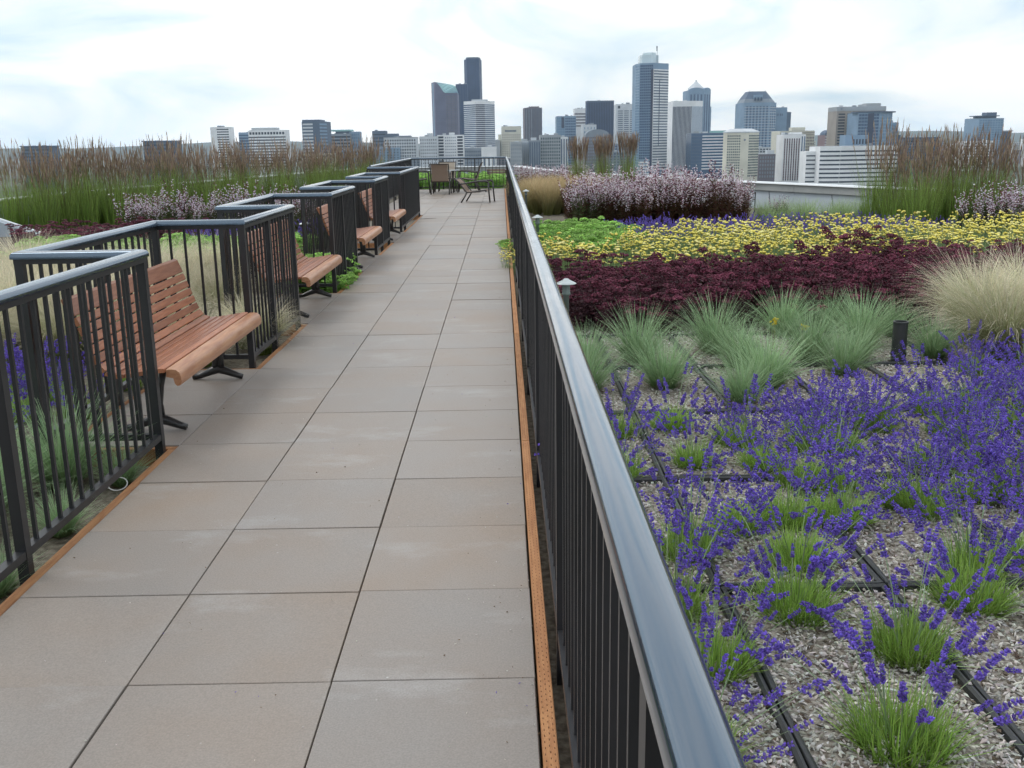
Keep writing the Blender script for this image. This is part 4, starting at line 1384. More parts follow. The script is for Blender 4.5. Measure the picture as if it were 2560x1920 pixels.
# ------------------------------------------------------------------ the city beyond the roof
b = MB()
n = 48
b.add([(0, 0, GROUND)] + [(6000 * math.cos(2 * math.pi * k / n), 6000 * math.sin(2 * math.pi * k / n), GROUND) for k in range(n)], [(0, 1 + k, 1 + (k + 1) % n) for k in range(n)])
tag(b.build('city_ground', 'city_ground'), None, None, None, 'structure')
b = MB()
vs, fs = [], []
hr = random.Random(3)
for k in range(81):
    a = R(-70) + R(140) * k / 80
    h = 12 + 22 * math.sin(k * 0.31 + 1) ** 2 + hr.uniform(-4, 4)
    for rad, z in ((5200, GROUND - 0.5), (5450, GROUND + 30 + h * 0.5), (5700, GROUND + 30 + h), (5950, GROUND - 0.5)):
        vs.append((rad * math.sin(a), rad * math.cos(a), z))
for k in range(80):
    for m in range(3):
        i = k * 4 + m
        fs.append((i, i + 1, i + 5, i + 4))
b.add(vs, fs)
tag(b.build('hills', 'hill', smooth=True), None, None, None, 'structure')


def bmat(name, c, rough=0.7, spec=0.3, metal=0.0):
    return mat('city_' + name, c, tuple(x * 0.86 for x in c), rough=rough, spec=spec, metal=metal, scale=0.08, detail=2)


for nm, c in dict(white=(0.78, 0.80, 0.82), pale=(0.55, 0.59, 0.63), cream=(0.64, 0.63, 0.54), stone=(0.36, 0.39, 0.42), beige=(0.33, 0.30, 0.27), brown=(0.17, 0.155, 0.185), mauve=(0.14, 0.145, 0.225),
                  grey=(0.23, 0.27, 0.32), bluegrey=(0.21, 0.31, 0.43), dark=(0.034, 0.066, 0.155), slate=(0.085, 0.125, 0.19), teal=(0.26, 0.47, 0.48), pink=(0.24, 0.17, 0.18)).items():
    bmat(nm, c)
for nm, c in dict(g_dark=(0.022, 0.036, 0.065), g_blue=(0.05, 0.105, 0.20), g_sky=(0.14, 0.25, 0.38), g_navy=(0.020, 0.036, 0.085), g_teal=(0.05, 0.09, 0.11)).items():
    bmat(nm, c, rough=0.22, spec=0.6)
bmat('crown', (0.55, 0.66, 0.70), rough=0.2, spec=0.6)


class Bld:
    def __init__(self, name, label, pts, z1, wall, depth=30.0, roof=None, z0=GROUND, cat='building', flat=True):
        cx = sum(p[0] for p in pts) / len(pts); cy2 = sum(p[1] for p in pts) / len(pts)
        self.o = (cx, cy2)
        self.root = empty(name, (cx, cy2, GROUND), 0, label, cat, 'towers and blocks of the city skyline')
        self.z1 = z1
        self.pts = pts
        self.block(pts, z1, wall, depth, name='wall')
        if flat:
            inset = 0.6
            lo, hi = min(p[0] for p in pts), max(p[0] for p in pts)
            yb = max(p[1] for p in pts)
            MB().box(lo + inset - cx, hi - inset - cx, yb + 1 - cy2, yb + depth - 1 - cy2, z1 - GROUND - 0.3, z1 - GROUND + 0.25).build('roof', 'city_' + (roof or 'stone'), self.root)
            rr = random.Random(int(cx * 7 + z1))
            for _ in range(rr.randint(1, 3)):            # rooftop plant
                ux = rr.uniform(lo + 2, max(lo + 2.1, hi - 6)); uy = rr.uniform(yb + 2, yb + depth * 0.6)
                MB().box(ux - cx, ux + rr.uniform(2, 5) - cx, uy - cy2, uy + rr.uniform(2, 5) - cy2, z1 - GROUND + 0.2, z1 - GROUND + rr.uniform(1.0, 2.4)).build('roof_unit', 'city_' + rr.choice(['grey', 'stone', 'pale']), self.root)

    def block(self, pts, z1, wall, depth, name='wing', z0=GROUND):
        cx, cy2 = self.o
        poly = [(x - cx, y - cy2) for x, y in pts]
        yb = max(p[1] for p in poly)
        poly += [(poly[-1][0], yb + depth), (poly[0][0], yb + depth)]
        b = MB(); b.prism(poly, z0 - GROUND, z1 - GROUND)
        return b.build(name, 'city_' + wall, self.root)

    def seg(self, i, pts=None):
        P, Q = (pts or self.pts)[i], (pts or self.pts)[i + 1]
        d = math.hypot(Q[0] - P[0], Q[1] - P[1])
        return P, ((Q[0] - P[0]) / d, (Q[1] - P[1]) / d), d

    def fbox(self, b, P, u, s0, s1, z0, z1, out):
        nx, ny = u[1], -u[0]
        vs = []
        for z in (z0, z1):
            for s, o in ((s0, -0.2), (s1, -0.2), (s1, out), (s0, out)):
                vs.append((P[0] + u[0] * s + nx * o - self.o[0], P[1] + u[1] * s + ny * o - self.o[1], z - GROUND))
        b.add(vs, [(0, 1, 2, 3), (7, 6, 5, 4), (3, 2, 6, 7), (2, 1, 5, 6), (0, 3, 7, 4)])

    def bands(self, i, zt, zb, n, frac, m, s0=0.0, s1=1.0, out=0.25, name='window_band', pts=None):
        P, u, d = self.seg(i, pts)
        h = (zt - zb) / n
        for k in range(n):
            b = MB(); self.fbox(b, P, u, d * s0 + 0.15, d * s1 - 0.15, zb + h * (k + 0.5 - frac / 2), zb + h * (k + 0.5 + frac / 2), out)
            b.build(name, 'city_' + m, self.root)

    def grid(self, i, zt, zb, nx, nz, fx, fz, m, s0=0.02, s1=0.98, out=0.22, pts=None, name='windows'):
        P, u, d = self.seg(i, pts)
        w, h = d * (s1 - s0) / nx, (zt - zb) / nz
        b = MB()
        for j in range(nz):
            for k in range(nx):
                self.fbox(b, P, u, d * s0 + w * (k + 0.5 - fx / 2), d * s0 + w * (k + 0.5 + fx / 2), zb + h * (j + 0.5 - fz / 2), zb + h * (j + 0.5 + fz / 2), out)
        o = b.build(name, 'city_' + m, self.root)
        o['kind'] = 'stuff'

    def strips(self, i, zt, zb, n, frac, m, s0=0.0, s1=1.0, out=0.25, pts=None, name='window_strip'):
        P, u, d = self.seg(i, pts)
        w = d * (s1 - s0) / n
        for k in range(n):
            b = MB(); self.fbox(b, P, u, d * s0 + w * (k + 0.5 - frac / 2), d * s0 + w * (k + 0.5 + frac / 2), zb, zt, out)
            b.build(name, 'city_' + m, self.root)

    def box(self, name, x0, x1, y0, y1, z0, z1, m):
        return MB().box(x0 - self.o[0], x1 - self.o[0], y0 - self.o[1], y1 - self.o[1], z0 - GROUND, z1 - GROUND).build(name, 'city_' + m, self.root)


ZB = -38.0
# ---- far blocks over the reed grass
B = Bld('office_block', 'white banded block over the reed grass, end one of the low far group', [(-425.5, 1500), (-416.2, 1500), (-398.7, 1500)], 27.4, 'white')
B.bands(1, 26, -32, 16, 0.42, 'g_dark')
B = Bld('office_block', 'low blue-grey glass block between the white banded block and the broad banded one', [(-400, 1560), (-369, 1560)], 20.1, 'bluegrey'); B.bands(0, 18, -32, 12, 0.5, 'g_blue')
B = Bld('office_block', 'broad pale banded block with a raised middle over the reed grass', [(-375.4, 1520), (-320.3, 1520)], 22.3, 'white')
B.box('penthouse', -370.4, -334.1, 1521, 1545, 22.3, 26.1, 'pale')
B.grid(0, 21, 15, 12, 1, 0.7, 0.6, 'g_dark'); B.bands(0, 14.5, -32, 11, 0.42, 'g_dark')
B = Bld('tower', 'dark rounded tower standing alone over the reed grass', [(-258.5, 1330), (-253.1, 1306), (-231.3, 1304), (-225.8, 1330)], 29.5, 'slate', flat=False)
for k in range(3):
    B.bands(k, 28, -34, 15, 0.5, 'pale' if k < 2 else 'bluegrey', s0=0.04 if k != 1 else 0.02, s1=0.96 if k != 1 else 0.62, name='spandrel_band')
B.box('roof', -253.5, -230.5, 1308, 1345, 29.5, 31.7, 'slate')
B = Bld('office_block', 'low grey block with an overhanging flat roof beyond the dark rounded tower', [(-243.7, 1450), (-213.7, 1450)], 14.8, 'grey'); B.bands(0, 13, -32, 10, 0.5, 'g_dark')
B.box('overhang', -241.5, -214.6, 1455, 1490, 18.4, 20.8, 'teal'); B.box('penthouse', -236, -217, 1458, 1486, 14.6, 18.5, 'slate')
B.block([(-216.7, 1460), (-201.9, 1460)], 17.8, 'bluegrey', 20); B.grid(0, 16, -30, 5, 10, 0.6, 0.55, 'g_sky', pts=[(-216.7, 1460), (-201.9, 1460)])
B = Bld('office_block', 'dark grey-green stepped block behind the cream windowed block', [(-201.9, 1600), (-181.2, 1600)], 19.9, 'slate')
B.block([(-181.2, 1601), (-162, 1601)], 15.6, 'slate', 20); B.block([(-162, 1602), (-142, 1602)], 12.2, 'grey', 20)
B.bands(0, 17, -30, 9, 0.3, 'g_dark')
B = Bld('apartment_block', 'broad cream windowed block where the reed screen ends', [(-155.4, 1350), (-112.1, 1350)], 7.8, 'pale'); B.grid(0, 6.5, ZB, 13, 11, 0.55, 0.55, 'g_dark'); B.box('parapet', -155.6, -111.9, 1349.5, 1380, 7.4, 8.6, 'stone')
B = Bld('apartment_block', 'pale apartment block with small windows below the mauve tower', [(-92.3, 1150), (-72.1, 1150)], 7.8, 'pale'); B.grid(0, 6, ZB, 8, 12, 0.35, 0.45, 'g_dark'); B.box('penthouse', -84, -78, 1155, 1165, 7.8, 11.5, 'pale')
B = Bld('apartment_block', 'apartment block with dark balcony bays beside the white banded tower', [(-73.3, 1170), (-43.5, 1170)], 9.3, 'white')
B.bands(0, 8.5, ZB, 14, 0.62, 'g_dark', 0.02, 0.24); B.bands(0, 8.5, ZB, 14, 0.62, 'g_dark', 0.76, 0.98); B.grid(0, 8, ZB, 6, 14, 0.4, 0.4, 'g_blue', 0.28, 0.72); B.box('roof_house', -60, -54, 1175, 1185, 9.3, 12, 'white')

# ---- mauve tower with the swept teal roof
B = Bld('tower', 'mauve tower with a swept green glass roof', [(-115.6, 1730), (-108.3, 1700), (-70.9, 1700)], 79.0, 'mauve', flat=False)
prof = [(-108.3, 97.8), (-105.5, 97.0), (-102.5, 94.5), (-99.5, 90.6), (-96.5, 86.0), (-93.8, 82.0), (-91.0, 80.2), (-70.9, 79.9)]
bprof = [(-108.3, 97.8), (-104, 98.2), (-99, 98.2), (-94, 97.6), (-88, 96.6), (-82, 95.4), (-76, 93.0), (-70.9, 79.9)]
ox, oy = B.o
b = MB()
m = len(prof)
b.add([(x - ox, 1700 - oy, z - GROUND) for x, z in prof] + [(x - ox, 1700 - oy, 78.5 - GROUND) for x, z in prof], [(i, i + m, i + m + 1, i + 1) for i in range(m - 1)])
b.add([(-115.6 - ox, 1730 - oy, 78.5 - GROUND), (-108.3 - ox, 1700 - oy, 78.5 - GROUND), (-108.3 - ox, 1700 - oy, 97.8 - GROUND), (-115.6 - ox, 1730 - oy, 97.8 - GROUND)], [(0, 1, 2, 3)])
b.build('gable_wall', 'city_mauve', B.root)
b = MB()
b.add([(x - ox, 1700 - oy, z - GROUND) for x, z in prof] + [(x - ox, 1745 - oy, z - GROUND) for x, z in bprof], [(i, i + 1, i + m + 1, i + m) for i in range(m - 1)])
b.build('roof', 'city_teal', B.root)
for k in range(5):
    f = (k + 0.6) / 5.6
    b = MB(); b.tube([(prof[i][0] * (1 - f) + bprof[i][0] * f - ox, 1700 + 45 * f - oy, prof[i][1] * (1 - f) + bprof[i][1] * f - GROUND + 0.4) for i in range(1, m)], 0.5, 4)
    b.build('roof_rib', 'city_bluegrey', B.root)
B.strips(1, 78, ZB, 3, 0.10, 'slate', 0.44, 0.98, 0.5, name='pier'); B.bands(1, 76, -20, 34, 0.35, 'brown', 0.47, 0.97); B.grid(1, 88 - 10, -20, 10, 34, 0.35, 0.4, 'slate', 0.02, 0.44)
B.strips(0, 96, ZB, 1, 0.5, 'bluegrey', 0.1, 0.9, name='glass_edge')
B = Bld('tower', 'dark blue glass tower wedged behind the mauve tower', [(-80.1, 1850), (-59.3, 1850)], 101.8, 'dark'); B.strips(0, 100, ZB, 4, 0.12, 'slate', name='mullion', out=0.5)
B = Bld('tower', 'tallest dark blue-black tower behind the white banded tower', [(-66.8, 1925), (-61.2, 1900), (-38.5, 1900), (-34.6, 1925)], 148.5, 'dark')
B.block([(-63.5, 1922), (-60.0, 1906), (-40.5, 1906), (-36.5, 1922)], 151.9, 'slate', 18, 'crown', z0=148)
for k in range(1, 3):
    B.strips(k, 147, 40, 7 if k == 1 else 2, 0.16, 'g_blue', out=0.4, name='mullion')
# ---- white banded tower
pts = [(-45.5, 1264), (-30.9, 1250), (-19.3, 1254), (-7.7, 1268)]
B = Bld('tower', 'white tower with blue horizontal window bands at the end of the walkway', pts, 49.5, 'white')
B.bands(0, 46, -12, 25, 0.55, 'g_blue'); B.bands(1, 46, -12, 25, 0.62, 'g_navy', 0.0, 1.0); B.bands(2, 46, -12, 25, 0.52, 'g_blue')
B.box('penthouse', -36, -16, 1272, 1285, 49.5, 52, 'pale')
B = Bld('low_block', 'low grey block below the white banded tower', [(-40, 1100), (-21.9, 1100)], -5.3, 'grey'); B.grid(0, -7, ZB, 9, 8, 0.6, 0.4, 'slate')
B = Bld('low_block', 'low bright white block at the foot of the white banded tower', [(-21.6, 1090), (-5.4, 1090)], -4.2, 'white'); B.grid(0, -14, -30, 3, 1, 0.3, 0.8, 'slate')
# ---- right of the walkway end
B = Bld('office_block', 'cream stepped block with a row of dark openings at its top', [(0.2, 1500), (29.5, 1500)], 22.4, 'cream'); B.grid(0, 17.5, 14.5, 9, 1, 0.75, 0.9, 'slate', 0.18, 0.75); B.grid(0, 12, -25, 9, 11, 0.5, 0.5, 'beige')
B.block([(-4.5, 1506), (0.0, 1506)], 11.3, 'cream', 20); B.block([(-8.8, 1490), (-2, 1490)], 3, 'stone', 20)
B = Bld('tower', 'brown-grey tower with fine vertical piers', [(35.5, 1622), (37.5, 1600), (64.3, 1600)], 51.5, 'brown'); B.strips(1, 50, ZB, 13, 0.38, 'slate', out=0.4); B.box('penthouse', 44, 60, 1605, 1625, 51.5, 53.6, 'brown')
B.strips(1, 49, ZB, 3, 0.07, 'pale', 0.02, 0.46, out=0.6, name='pier')
B = Bld('low_block', 'low stone block by the corner of the far railing', [(10.0, 1120), (22.7, 1120)], 0.4, 'stone'); B.grid(0, -1, ZB, 6, 9, 0.4, 0.5, 'grey')
B = Bld('low_block', 'narrow pale grey block below the brown-grey tower', [(22.4, 1150), (31.0, 1150)], 1.5, 'pale'); B.strips(0, 0, ZB, 4, 0.3, 'bluegrey')
B = Bld('low_block', 'blue-grey block with window columns below the brown-grey tower', [(30.5, 1130), (43.3, 1130)], 1.8, 'grey'); B.strips(0, 0, ZB, 5, 0.5, 'slate'); B.box('roof_house', 33, 39, 1134, 1144, 1.8, 5, 'pale')
B = Bld('apartment_block', 'grey-green apartment slab with paired windows behind the far pink flowers', [(43.3, 1140), (66.6, 1140)], 7.5, 'stone'); B.grid(0, 5.5, ZB, 9, 12, 0.55, 0.6, 'g_teal')
B = Bld('apartment_block', 'slim pale block attached to the grey-green apartment slab', [(67.0, 1160), (75.9, 1160)], 5.3, 'white'); B.strips(0, 3, ZB, 3, 0.4, 'g_blue')
B = Bld('tower', 'blue glass tower with a darker upper bay beside the navy slab', [(76.4, 1400), (87.3, 1400), (103.3, 1410)], 33.7, 'bluegrey'); B.grid(0, 32, ZB, 4, 20, 0.7, 0.75, 'g_sky'); B.grid(1, 32, ZB, 6, 20, 0.75, 0.7, 'g_blue')
B.strips(0, 32, 18, 1, 0.7, 'g_navy', 0.5, 1.0, out=0.4)
B = Bld('tower', 'white tower with four dark bands peeping out beside the navy slab', [(122.0, 1700), (143.2, 1700)], 52.2, 'white'); B.bands(0, 46, 22, 5, 0.48, 'brown')
B = Bld('low_block', 'small white rooftop block before the navy slab', [(107.9, 1350), (125.9, 1350)], 21.0, 'pale'); B.grid(0, 19, -10, 4, 6, 0.3, 0.6, 'bluegrey')
B = Bld('tower', 'plain navy blue slab tower', [(134.4, 1600), (176.4, 1600)], 60.0, 'dark', roof='slate'); B.strips(0, 58, ZB, 16, 0.5, 'g_navy', out=0.3); B.box('roof_band', 134.2, 176.6, 1599.5, 1629, 58.5, 60.7, 'slate')
# brown building with an arched roof
B = Bld('office_block', 'brown-grey block with an arched stepped roof before the navy slab', [(102.9, 1250), (133.3, 1250)], 5.0, 'brown', flat=False); B.grid(0, 4, ZB, 11, 11, 0.5, 0.6, 'grey')
b = MB(); m = 13
arc = [(118.1 - 15 * math.cos(math.pi * k / (m - 1)), 5.0 + 9.0 * math.sin(math.pi * k / (m - 1)) ** 0.8) for k in range(m)]
ox, oy = B.o
b.add([(x - ox, 1250.5 - oy, z - GROUND) for x, z in arc] + [(x - ox, 1278 - oy, z - GROUND) for x, z in arc], [tuple(range(m))] + [(i, i + m, i + m + 1, i + 1) for i in range(m - 1)])
b.build('arched_roof', 'city_grey', B.root)
B = Bld('tower', 'pale grey gridded tower between the navy slab and the tallest glass tower', [(163.3, 1450), (192.2, 1450)], 49.8, 'pale'); B.grid(0, 42, ZB, 3, 28, 0.8, 0.42, 'slate', 0.06, 0.94); B.grid(0, 48, 44, 6, 1, 0.0001, 0.9, 'slate')
B.grid(0, 48, 43.8, 1, 1, 0.8, 0.9, 'g_dark', 0.06, 0.2, name='corner_opening'); B.grid(0, 48, 43.8, 1, 1, 0.8, 0.9, 'g_dark', 0.80, 0.94, name='corner_opening')
# ---- tallest glass tower of the right-hand group
pts = [(139.6, 1066), (142.3, 1054), (155.5, 1050), (173.2, 1064)]
B = Bld('tower', 'tall blue glass tower with one white banded face and a pale glass crown', pts, 76.5, 'bluegrey', depth=26)
B.grid(0, 75, -24, 2, 36, 0.85, 0.72, 'g_sky'); B.grid(1, 75, -19, 7, 36, 0.86, 0.74, 'g_blue', name='curtain_wall')
B.bands(1, -20.5, -38, 6, 0.5, 'white', 0.0, 0.82, out=0.4, name='spandrel_band'); B.strips(1, 70, ZB, 1, 1.0, 'g_navy', 0.84, 1.0, out=0.5, name='navy_bay')  # white bands low down; full-height navy strip at the end of this face
B.strips(2, 70.5, -30, 1, 1.0, 'white', 0.0, 1.0, out=0.25, name='banded_face'); B.bands(2, 70, -29, 36, 0.40, 'slate', 0.02, 0.98, out=0.5); B.strips(2, 60, -6, 1, 0.04, 'slate', 0.1, 0.7, out=0.7, name='rib')
B.block([(144.0, 1068), (145.5, 1062), (154.5, 1059), (163.0, 1066)], 85.0, 'crown', 14, 'glass_crown', z0=76.3)
B.block([(147.5, 1069), (155.0, 1063), (160.5, 1068)], 87.6, 'crown', 10, 'crown_top', z0=84.9)
B.box('flagpole', 161.0, 161.35, 1064, 1064.4, 76, 94, 'slate'); B.box('flag', 160.3, 161.0, 1064.1, 1064.25, 89, 94, 'slate')
B = Bld('low_block', 'narrow brown block beside the tall blue glass tower', [(259.6, 1600), (272.3, 1600)], 22.0, 'brown'); B.bands(0, 20, -20, 16, 0.4, 'slate')
pts = [(202.1, 1206), (223.5, 1200), (238.4, 1210)]
B = Bld('tower', 'white tower with close dark vertical window strips', pts, 44.2, 'white'); B.strips(0, 38, ZB, 15, 0.55, 'g_navy'); B.strips(1, 38, -2, 14, 0.35, 'bluegrey'); 
# ---- domed tower
B = Bld('tower', 'grey tower with a pointed dome roof behind the white striped tower', [(299.4, 1662), (301.8, 1650), (326.2, 1650), (340.0, 1664)], 76, 'bluegrey', depth=26, flat=False)
B.strips(1, 70, 5, 4, 0.5, 'g_blue', 0.05, 0.95); B.strips(2, 70, 5, 3, 0.5, 'g_blue'); B.block([(300, 1668), (342.5, 1668)], 51.3, 'bluegrey', 18)
ox, oy = B.o
for i in range(3):
    P, u, d = B.seg(i)
    if i == 0:
        continue
    b = MB(); arc = [(d * (0.5 - 0.5 * math.cos(math.pi * k / 10)), 76 + 4.5 * math.sin(math.pi * k / 10)) for k in range(11)]
    b.add([(P[0] + u[0] * s - ox, P[1] + u[1] * s - oy, z - GROUND) for s, z in arc] + [(P[0] + u[0] * s - ox - u[1] * 12, P[1] + u[1] * s - oy + u[0] * 12, z - GROUND) for s, z in arc], [tuple(range(11))] + [(k, k + 11, k + 12, k + 1) for k in range(10)])
    b.build('arched_gable', 'city_bluegrey', B.root)
MB().lathe([(13.5, 78.5 - GROUND), (12.5, 80.2 - GROUND), (8.5, 84.0 - GROUND), (3.0, 89.0 - GROUND), (1.3, 90.5 - GROUND), (1.2, 92.5 - GROUND), (0.0, 93.5 - GROUND)], 12, c=(315.8 - ox, 1664 - oy, 0)).build('dome_roof', 'city_pale', B.root)
# ---- dark banded block
pts = [(191.8, 1028), (201.3, 1020), (225.9, 1026)]
B = Bld('office_block', 'dark blue glass block with white floor bands before the striped tower', pts, 6.4, 'g_blue'); B.bands(1, 5, -30, 12, 0.34, 'white', 0.0, 1.0, name='spandrel_band'); B.grid(0, 5, ZB, 5, 13, 0.9, 0.1, 'slate'); B.box('penthouse', 214.6, 228, 1034, 1050, 6.4, 8.9, 'teal')
# ---- cream hotel
pts = [(208.4, 940), (219.3, 931), (226.2, 931), (238.0, 940)]
B = Bld('hotel', 'cream hotel tower with gridded window faces and a blank middle strip', pts, 5.9, 'cream', depth=16, flat=False)
B.grid(0, 4.3, -34, 7, 16, 0.55, 0.55, 'g_teal'); B.grid(2, 4.3, -34, 8, 16, 0.6, 0.58, 'g_teal')
ox, oy = B.o
low = [(208.0, 940), (219.2, 930.6), (226.3, 930.6), (238.4, 940), (238.4, 956.5), (208.0, 956.5)]; hi2 = [(214, 944), (220, 938), (225.6, 938), (232, 944), (232, 952), (214, 952)]
b = MB(); m = 6
b.add([(x - ox, y - oy, 5.9 - GROUND) for x, y in low] + [(x - ox, y - oy, 6.9 - GROUND) for x, y in low] + [(x - ox, y - oy, 9.6 - GROUND) for x, y in hi2], [(i, (i + 1) % m, m + (i + 1) % m, m + i) for i in range(m)] + [(m + i, m + (i + 1) % m, 2 * m + (i + 1) % m, 2 * m + i) for i in range(m)] + [tuple(range(2 * m, 3 * m))])
b.build('roof', 'city_pale', B.root)
b = MB(); b.tube([(222.7 - ox, 930.9 - oy, -0.5 - GROUND), (222.7 - ox, 930.5 - oy, -0.5 - GROUND)], 1.0, 12); b.build('emblem', 'city_grey', B.root)
# ---- big stepped tower with the hipped roof
pts = [(354.7, 1516), (356.8, 1500), (393.8, 1500), (407.5, 1516)]
B = Bld('tower', 'broad blue-grey tower stepping in to a steep hipped roof', pts, 51.0, 'bluegrey', depth=34, flat=False)
for i, nn in ((1, 7), (2, 3)):
    B.strips(i, 46, ZB, nn, 0.5, 'g_blue', 0.04, 0.96); B.bands(i, 46, -30, 20, 0.16, 'pale', 0.0, 1.0, out=0.35, name='spandrel_band')
ox, oy = B.o
def loft(pa, za, pb_, zb2, nm, mk):
    m = len(pa)
    b = MB(); b.add([(x - ox, y - oy, za - GROUND) for x, y in pa] + [(x - ox, y - oy, zb2 - GROUND) for x, y in pb_], [(i, (i + 1) % m, m + (i + 1) % m, m + i) for i in range(m)] + [tuple(range(m, 2 * m))])
    return b.build(nm, mk, B.root)
p0 = [(356.3, 1503), (394, 1503), (406, 1517), (406, 1548), (356.3, 1548)]
p1 = [(358.5, 1505), (393, 1505), (401, 1517), (401, 1545), (358.5, 1545)]
p2 = [(366, 1514), (389.5, 1514), (392.5, 1520), (392.5, 1538), (366, 1538)]
loft(p0, 50.9, p1, 56.5, 'upper_storeys', 'city_grey'); loft(p1, 56.5, p2, 67.4, 'roof', 'city_slate')
B.box('dormer', 371, 384, 1504, 1516, 56.4, 62.0, 'bluegrey'); B.grid(1, 60, 52, 3, 1, 0.5, 0.6, 'g_blue', 0.35, 0.72, out=-2.0)
B.box('finial', 365.7, 366.1, 1514, 1514.4, 67, 69, 'slate'); B.box('finial', 389.3, 389.7, 1514, 1514.4, 67, 69, 'slate')
B = Bld('tower', 'plain blue-grey wing tower joined to the hipped-roof tower', [(407.5, 1530), (428, 1530)], 44.4, 'bluegrey'); B.strips(0, 40, ZB, 6, 0.3, 'bluegrey'); B.grid(0, 36, 32, 5, 1, 0.7, 0.8, 'slate', 0.1, 0.7)
B = Bld('tower', 'narrow teal-grey slab behind the blue-grey wing tower', [(430.7, 1560), (442.5, 1560)], 38.4, 'slate'); B.bands(0, 37, -10, 16, 0.2, 'bluegrey')
pts = [(315.1, 1150), (339.6, 1150), (356.5, 1158)]
B = Bld('office_block', 'cream banded block with a set-back penthouse behind the pinkish columned block', pts, 8.0, 'cream'); B.bands(0, 6.5, ZB, 13, 0.5, 'beige'); B.grid(1, 2, ZB, 8, 12, 0.5, 0.6, 'brown'); B.bands(1, 7, 2.5, 2, 0.35, 'beige'); B.box('penthouse', 331.8, 347, 1163, 1176, 8, 12, 'cream')
pts = [(260.7, 940), (277.0, 940), (284.4, 950)]
B = Bld('hotel', 'pinkish brown tower with white vertical columns above the parapet', pts, 3.6, 'white', depth=14); B.strips(0, 0.2, ZB, 7, 0.5, 'pink', 0.03, 0.97); B.grid(0, 0.2, ZB, 7, 17, 0.30, 0.5, 'g_dark', 0.03, 0.97, out=0.4); B.strips(1, 2, ZB, 2, 0.4, 'g_blue'); B.box('penthouse', 270, 281, 951, 958, 3.4, 5.6, 'white')
B = Bld('low_block', 'low brown-grey concrete block between the cream hotel and the pinkish tower', [(254.0, 1000), (277.5, 1000)], -14.7, 'brown'); B.grid(0, -16, ZB, 9, 6, 0.5, 0.6, 'grey'); B.box('roof_house', 263, 270, 1004, 1012, -14.7, -11, 'pale')
# arched block
B = Bld('office_block', 'small block with a round arched top beside the beige tower', [(413.8, 1300), (428.7, 1300)], 3.0, 'pink', flat=False); B.bands(0, 2.5, -30, 10, 0.35, 'pale')
ox, oy = B.o
b = MB(); arc = [(421.2 - 7.4 * math.cos(math.pi * k / 12), 3.0 + 6.5 * math.sin(math.pi * k / 12)) for k in range(13)]
b.add([(x - ox, 1300.2 - oy, z - GROUND) for x, z in arc] + [(x - ox, 1322 - oy, z - GROUND) for x, z in arc], [tuple(range(13))] + [(k, k + 13, k + 14, k + 1) for k in range(12)]); b.build('arched_roof', 'city_slate', B.root)
b = MB(); arc = [(421.2 - 5.2 * math.cos(math.pi * k / 12), 3.2 + 4.6 * math.sin(math.pi * k / 12)) for k in range(13)]
b.add([(x - ox, 1299.9 - oy, z - GROUND) for x, z in arc], [tuple(range(13))]); b.build('arched_window', 'city_g_dark', B.root)
# beige tower and glass neighbour
pts = [(361.3, 1100), (390.2, 1100), (413.9, 1100)]
B = Bld('tower', 'beige concrete tower with three columns of dark windows', pts, 32.0, 'beige'); B.grid(0, 26, -35, 3, 20, 0.74, 0.45, 'g_dark', 0.03, 1.0); B.box('roof_band', 361.0, 414.2, 1099.6, 1128, 27.8, 32.2, 'stone'); B.box('penthouse', 395, 410.5, 1106, 1120, 32, 35.6, 'stone')
ox, oy = B.o
b = MB(); b.tube([(366 - ox, 1099.7 - oy, 30 - GROUND), (366 - ox, 1099.3 - oy, 30 - GROUND)], 1.1, 12); b.build('emblem', 'city_grey', B.root)
pts = [(370.9, 1060), (389.3, 1050), (407.8, 1064)]
B = Bld('tower', 'blue glass tower with a thin projecting roof before the beige tower', pts, 24.8, 'bluegrey', flat=False); B.grid(0, 24, ZB, 7, 19, 0.9, 0.72, 'g_blue'); B.grid(1, 24, ZB, 8, 19, 0.8, 0.8, 'g_sky'); B.strips(0, 24, ZB, 1, 0.35, 'g_navy', 0.2, 1.0, out=0.4)
B.block([(369, 1061), (389.3, 1048.5), (411, 1064)], 26.0, 'slate', 14, 'roof', z0=24.7)
B = Bld('tower', 'slim blue-grey tower after the blue glass tower above the reeds', [(420.1, 1100), (429.0, 1100)], 15.0, 'bluegrey'); B.bands(0, 14, ZB, 14, 0.5, 'g_sky')
B.block([(427, 1110), (436, 1110)], 2.0, 'slate', 20)
# long white banded block in front
pts = [(265.8, 846), (281.6, 842), (307.8, 846), (331.2, 846)]
B = Bld('office_block', 'long low white block with nine dark ribbon windows just above the parapet', pts, -6.8, 'white', depth=30)
for i in range(3):
    B.bands(i, -9.0, -41, 9, 0.36, 'g_dark', 0.0, 1.0, out=0.15)
B.block([(258.0, 858), (268.5, 858)], -10.6, 'white', 18); B.bands(0, -12.5, -41, 8, 0.3, 'g_dark', pts=[(258.0, 858), (268.5, 858)])
B.block([(297.8, 880), (303, 878), (316.6, 878)], 2.4, 'bluegrey', 15, 'upper_wing'); B.grid(1, -1, -5.5, 5, 1, 0.5, 0.9, 'g_dark', pts=[(297.8, 880), (303, 878), (316.6, 878)])
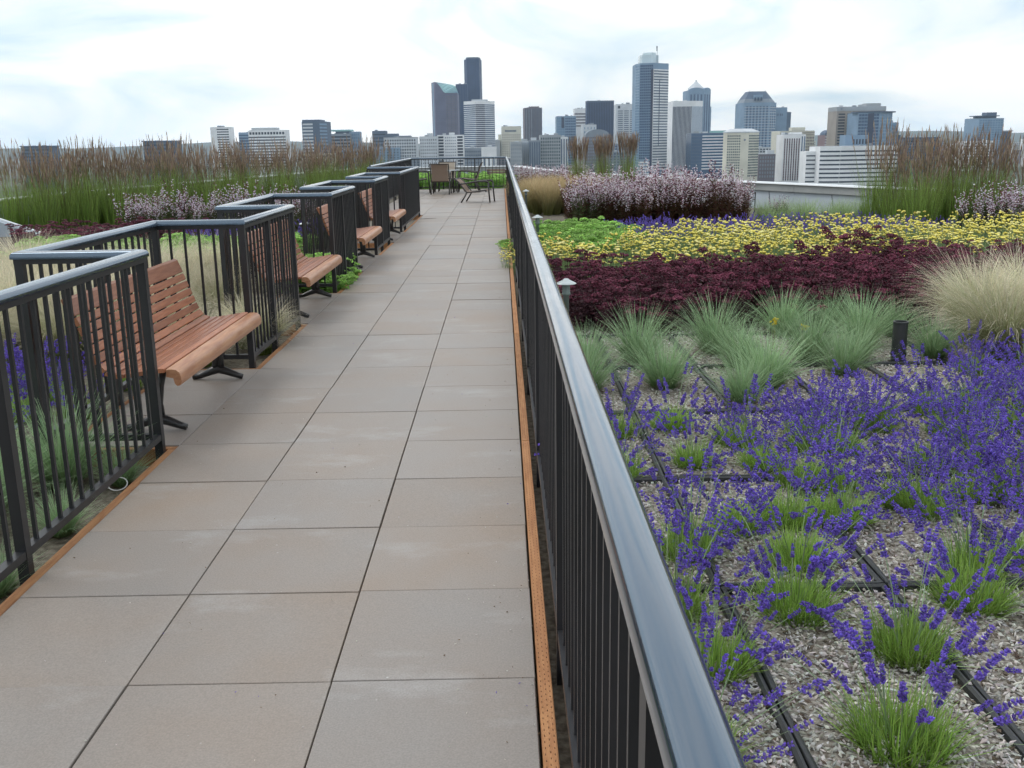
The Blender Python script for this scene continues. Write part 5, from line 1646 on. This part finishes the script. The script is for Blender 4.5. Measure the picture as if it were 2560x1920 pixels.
# right-hand end
B = Bld('tower', 'pale blue glass tower above the reed screen at the picture edge', [(654.9, 1410), (656.5, 1400), (690.7, 1400)], 22.5, 'bluegrey'); B.grid(1, 21, -20, 9, 13, 0.75, 0.7, 'g_sky')
B.box('roof', 654, 684, 1399, 1425, 25.0, 26.2, 'slate'); B.box('upper_storey', 659, 681, 1402, 1424, 22.4, 25.1, 'slate'); B.box('penthouse', 668, 682, 1404, 1418, 26.1, 30.3, 'slate')
B.block([(700, 1420), (712.0, 1420)], 4.4, 'slate', 20); B.box('side_roof', 698, 714, 1418, 1442, 4.5, 5.9, 'grey')
for nm, x0, x1, z, lb in (('low_block', -563.4, -531.6, 4.2, 'low dark block with a blue roof behind the reed plumes at the picture edge'), ('low_block', -420.7, -384.3, 8.0, 'low dark block with a blue roof behind the reed plumes before the white banded block'), ('low_block', 479.1, 517.5, -1.0, 'low dark block with a blue roof behind the reed screen beyond the yarrow')):
    B = Bld(nm, lb, [(x0, 1200), (x1, 1200)], z - 1.5, 'slate', roof='g_blue'); B.bands(0, z - 3, -30, 8, 0.4, 'g_dark'); B.box('roof_slab', x0 - 1, x1 + 1, 1199, 1231, z - 1.3, z, 'g_blue')

# low city fabric filling the streets between the towers
fr = random.Random(17)
FL = 'low city block in the streets between the towers'
wm = ['stone', 'grey', 'pale', 'beige', 'bluegrey', 'brown', 'cream', 'white']
for k in range(64):
    D = fr.uniform(1180, 2300)
    x = (fr.uniform(-0.30, 0.56)) * D
    wd = fr.uniform(22, 46)
    z = 1.5 - fr.uniform(6, 24) * D / 1500 if not (-0.02 < x / D < 0.09) else -fr.uniform(12, 22)
    z = max(z, -40)
    B = Bld('low_block', FL, [(x, D), (x + wd, D + fr.uniform(-4, 4))], z, fr.choice(wm), depth=fr.uniform(18, 35), roof=fr.choice(['stone', 'grey', 'pale']))
    B.root['group'] = 'low blocks between the towers'
    nfl = max(2, int((z - GROUND) / 3.6))
    B.grid(0, z - 1.2, GROUND + 2, int(wd / 4.2), nfl, fr.uniform(0.4, 0.75), fr.uniform(0.4, 0.6), fr.choice(['g_dark', 'slate', 'g_blue', 'g_teal']))

# ------------------------------------------------------------------ the air between here and the city
b = MB(); b.box(-6200, 6200, -6150, 6200, GROUND - 1.0, 175)
m = bpy.data.materials.new('haze_air'); m.use_nodes = True
N = m.node_tree.nodes; L = m.node_tree.links
N.remove(N['Principled BSDF'])
pv = nd(N, 'ShaderNodeVolumePrincipled')
pv.inputs['Color'].default_value = (0.74, 0.89, 1.0, 1)
pv.inputs['Density'].default_value = 0.00007
pv.inputs['Anisotropy'].default_value = 0.2
L.new(pv.outputs[0], N['Material Output'].inputs['Volume'])
MATS['haze_air'] = m
o = b.build('haze', 'haze_air')
tag(o, 'thin pale blue haze over the distant city', 'haze', None, 'stuff')
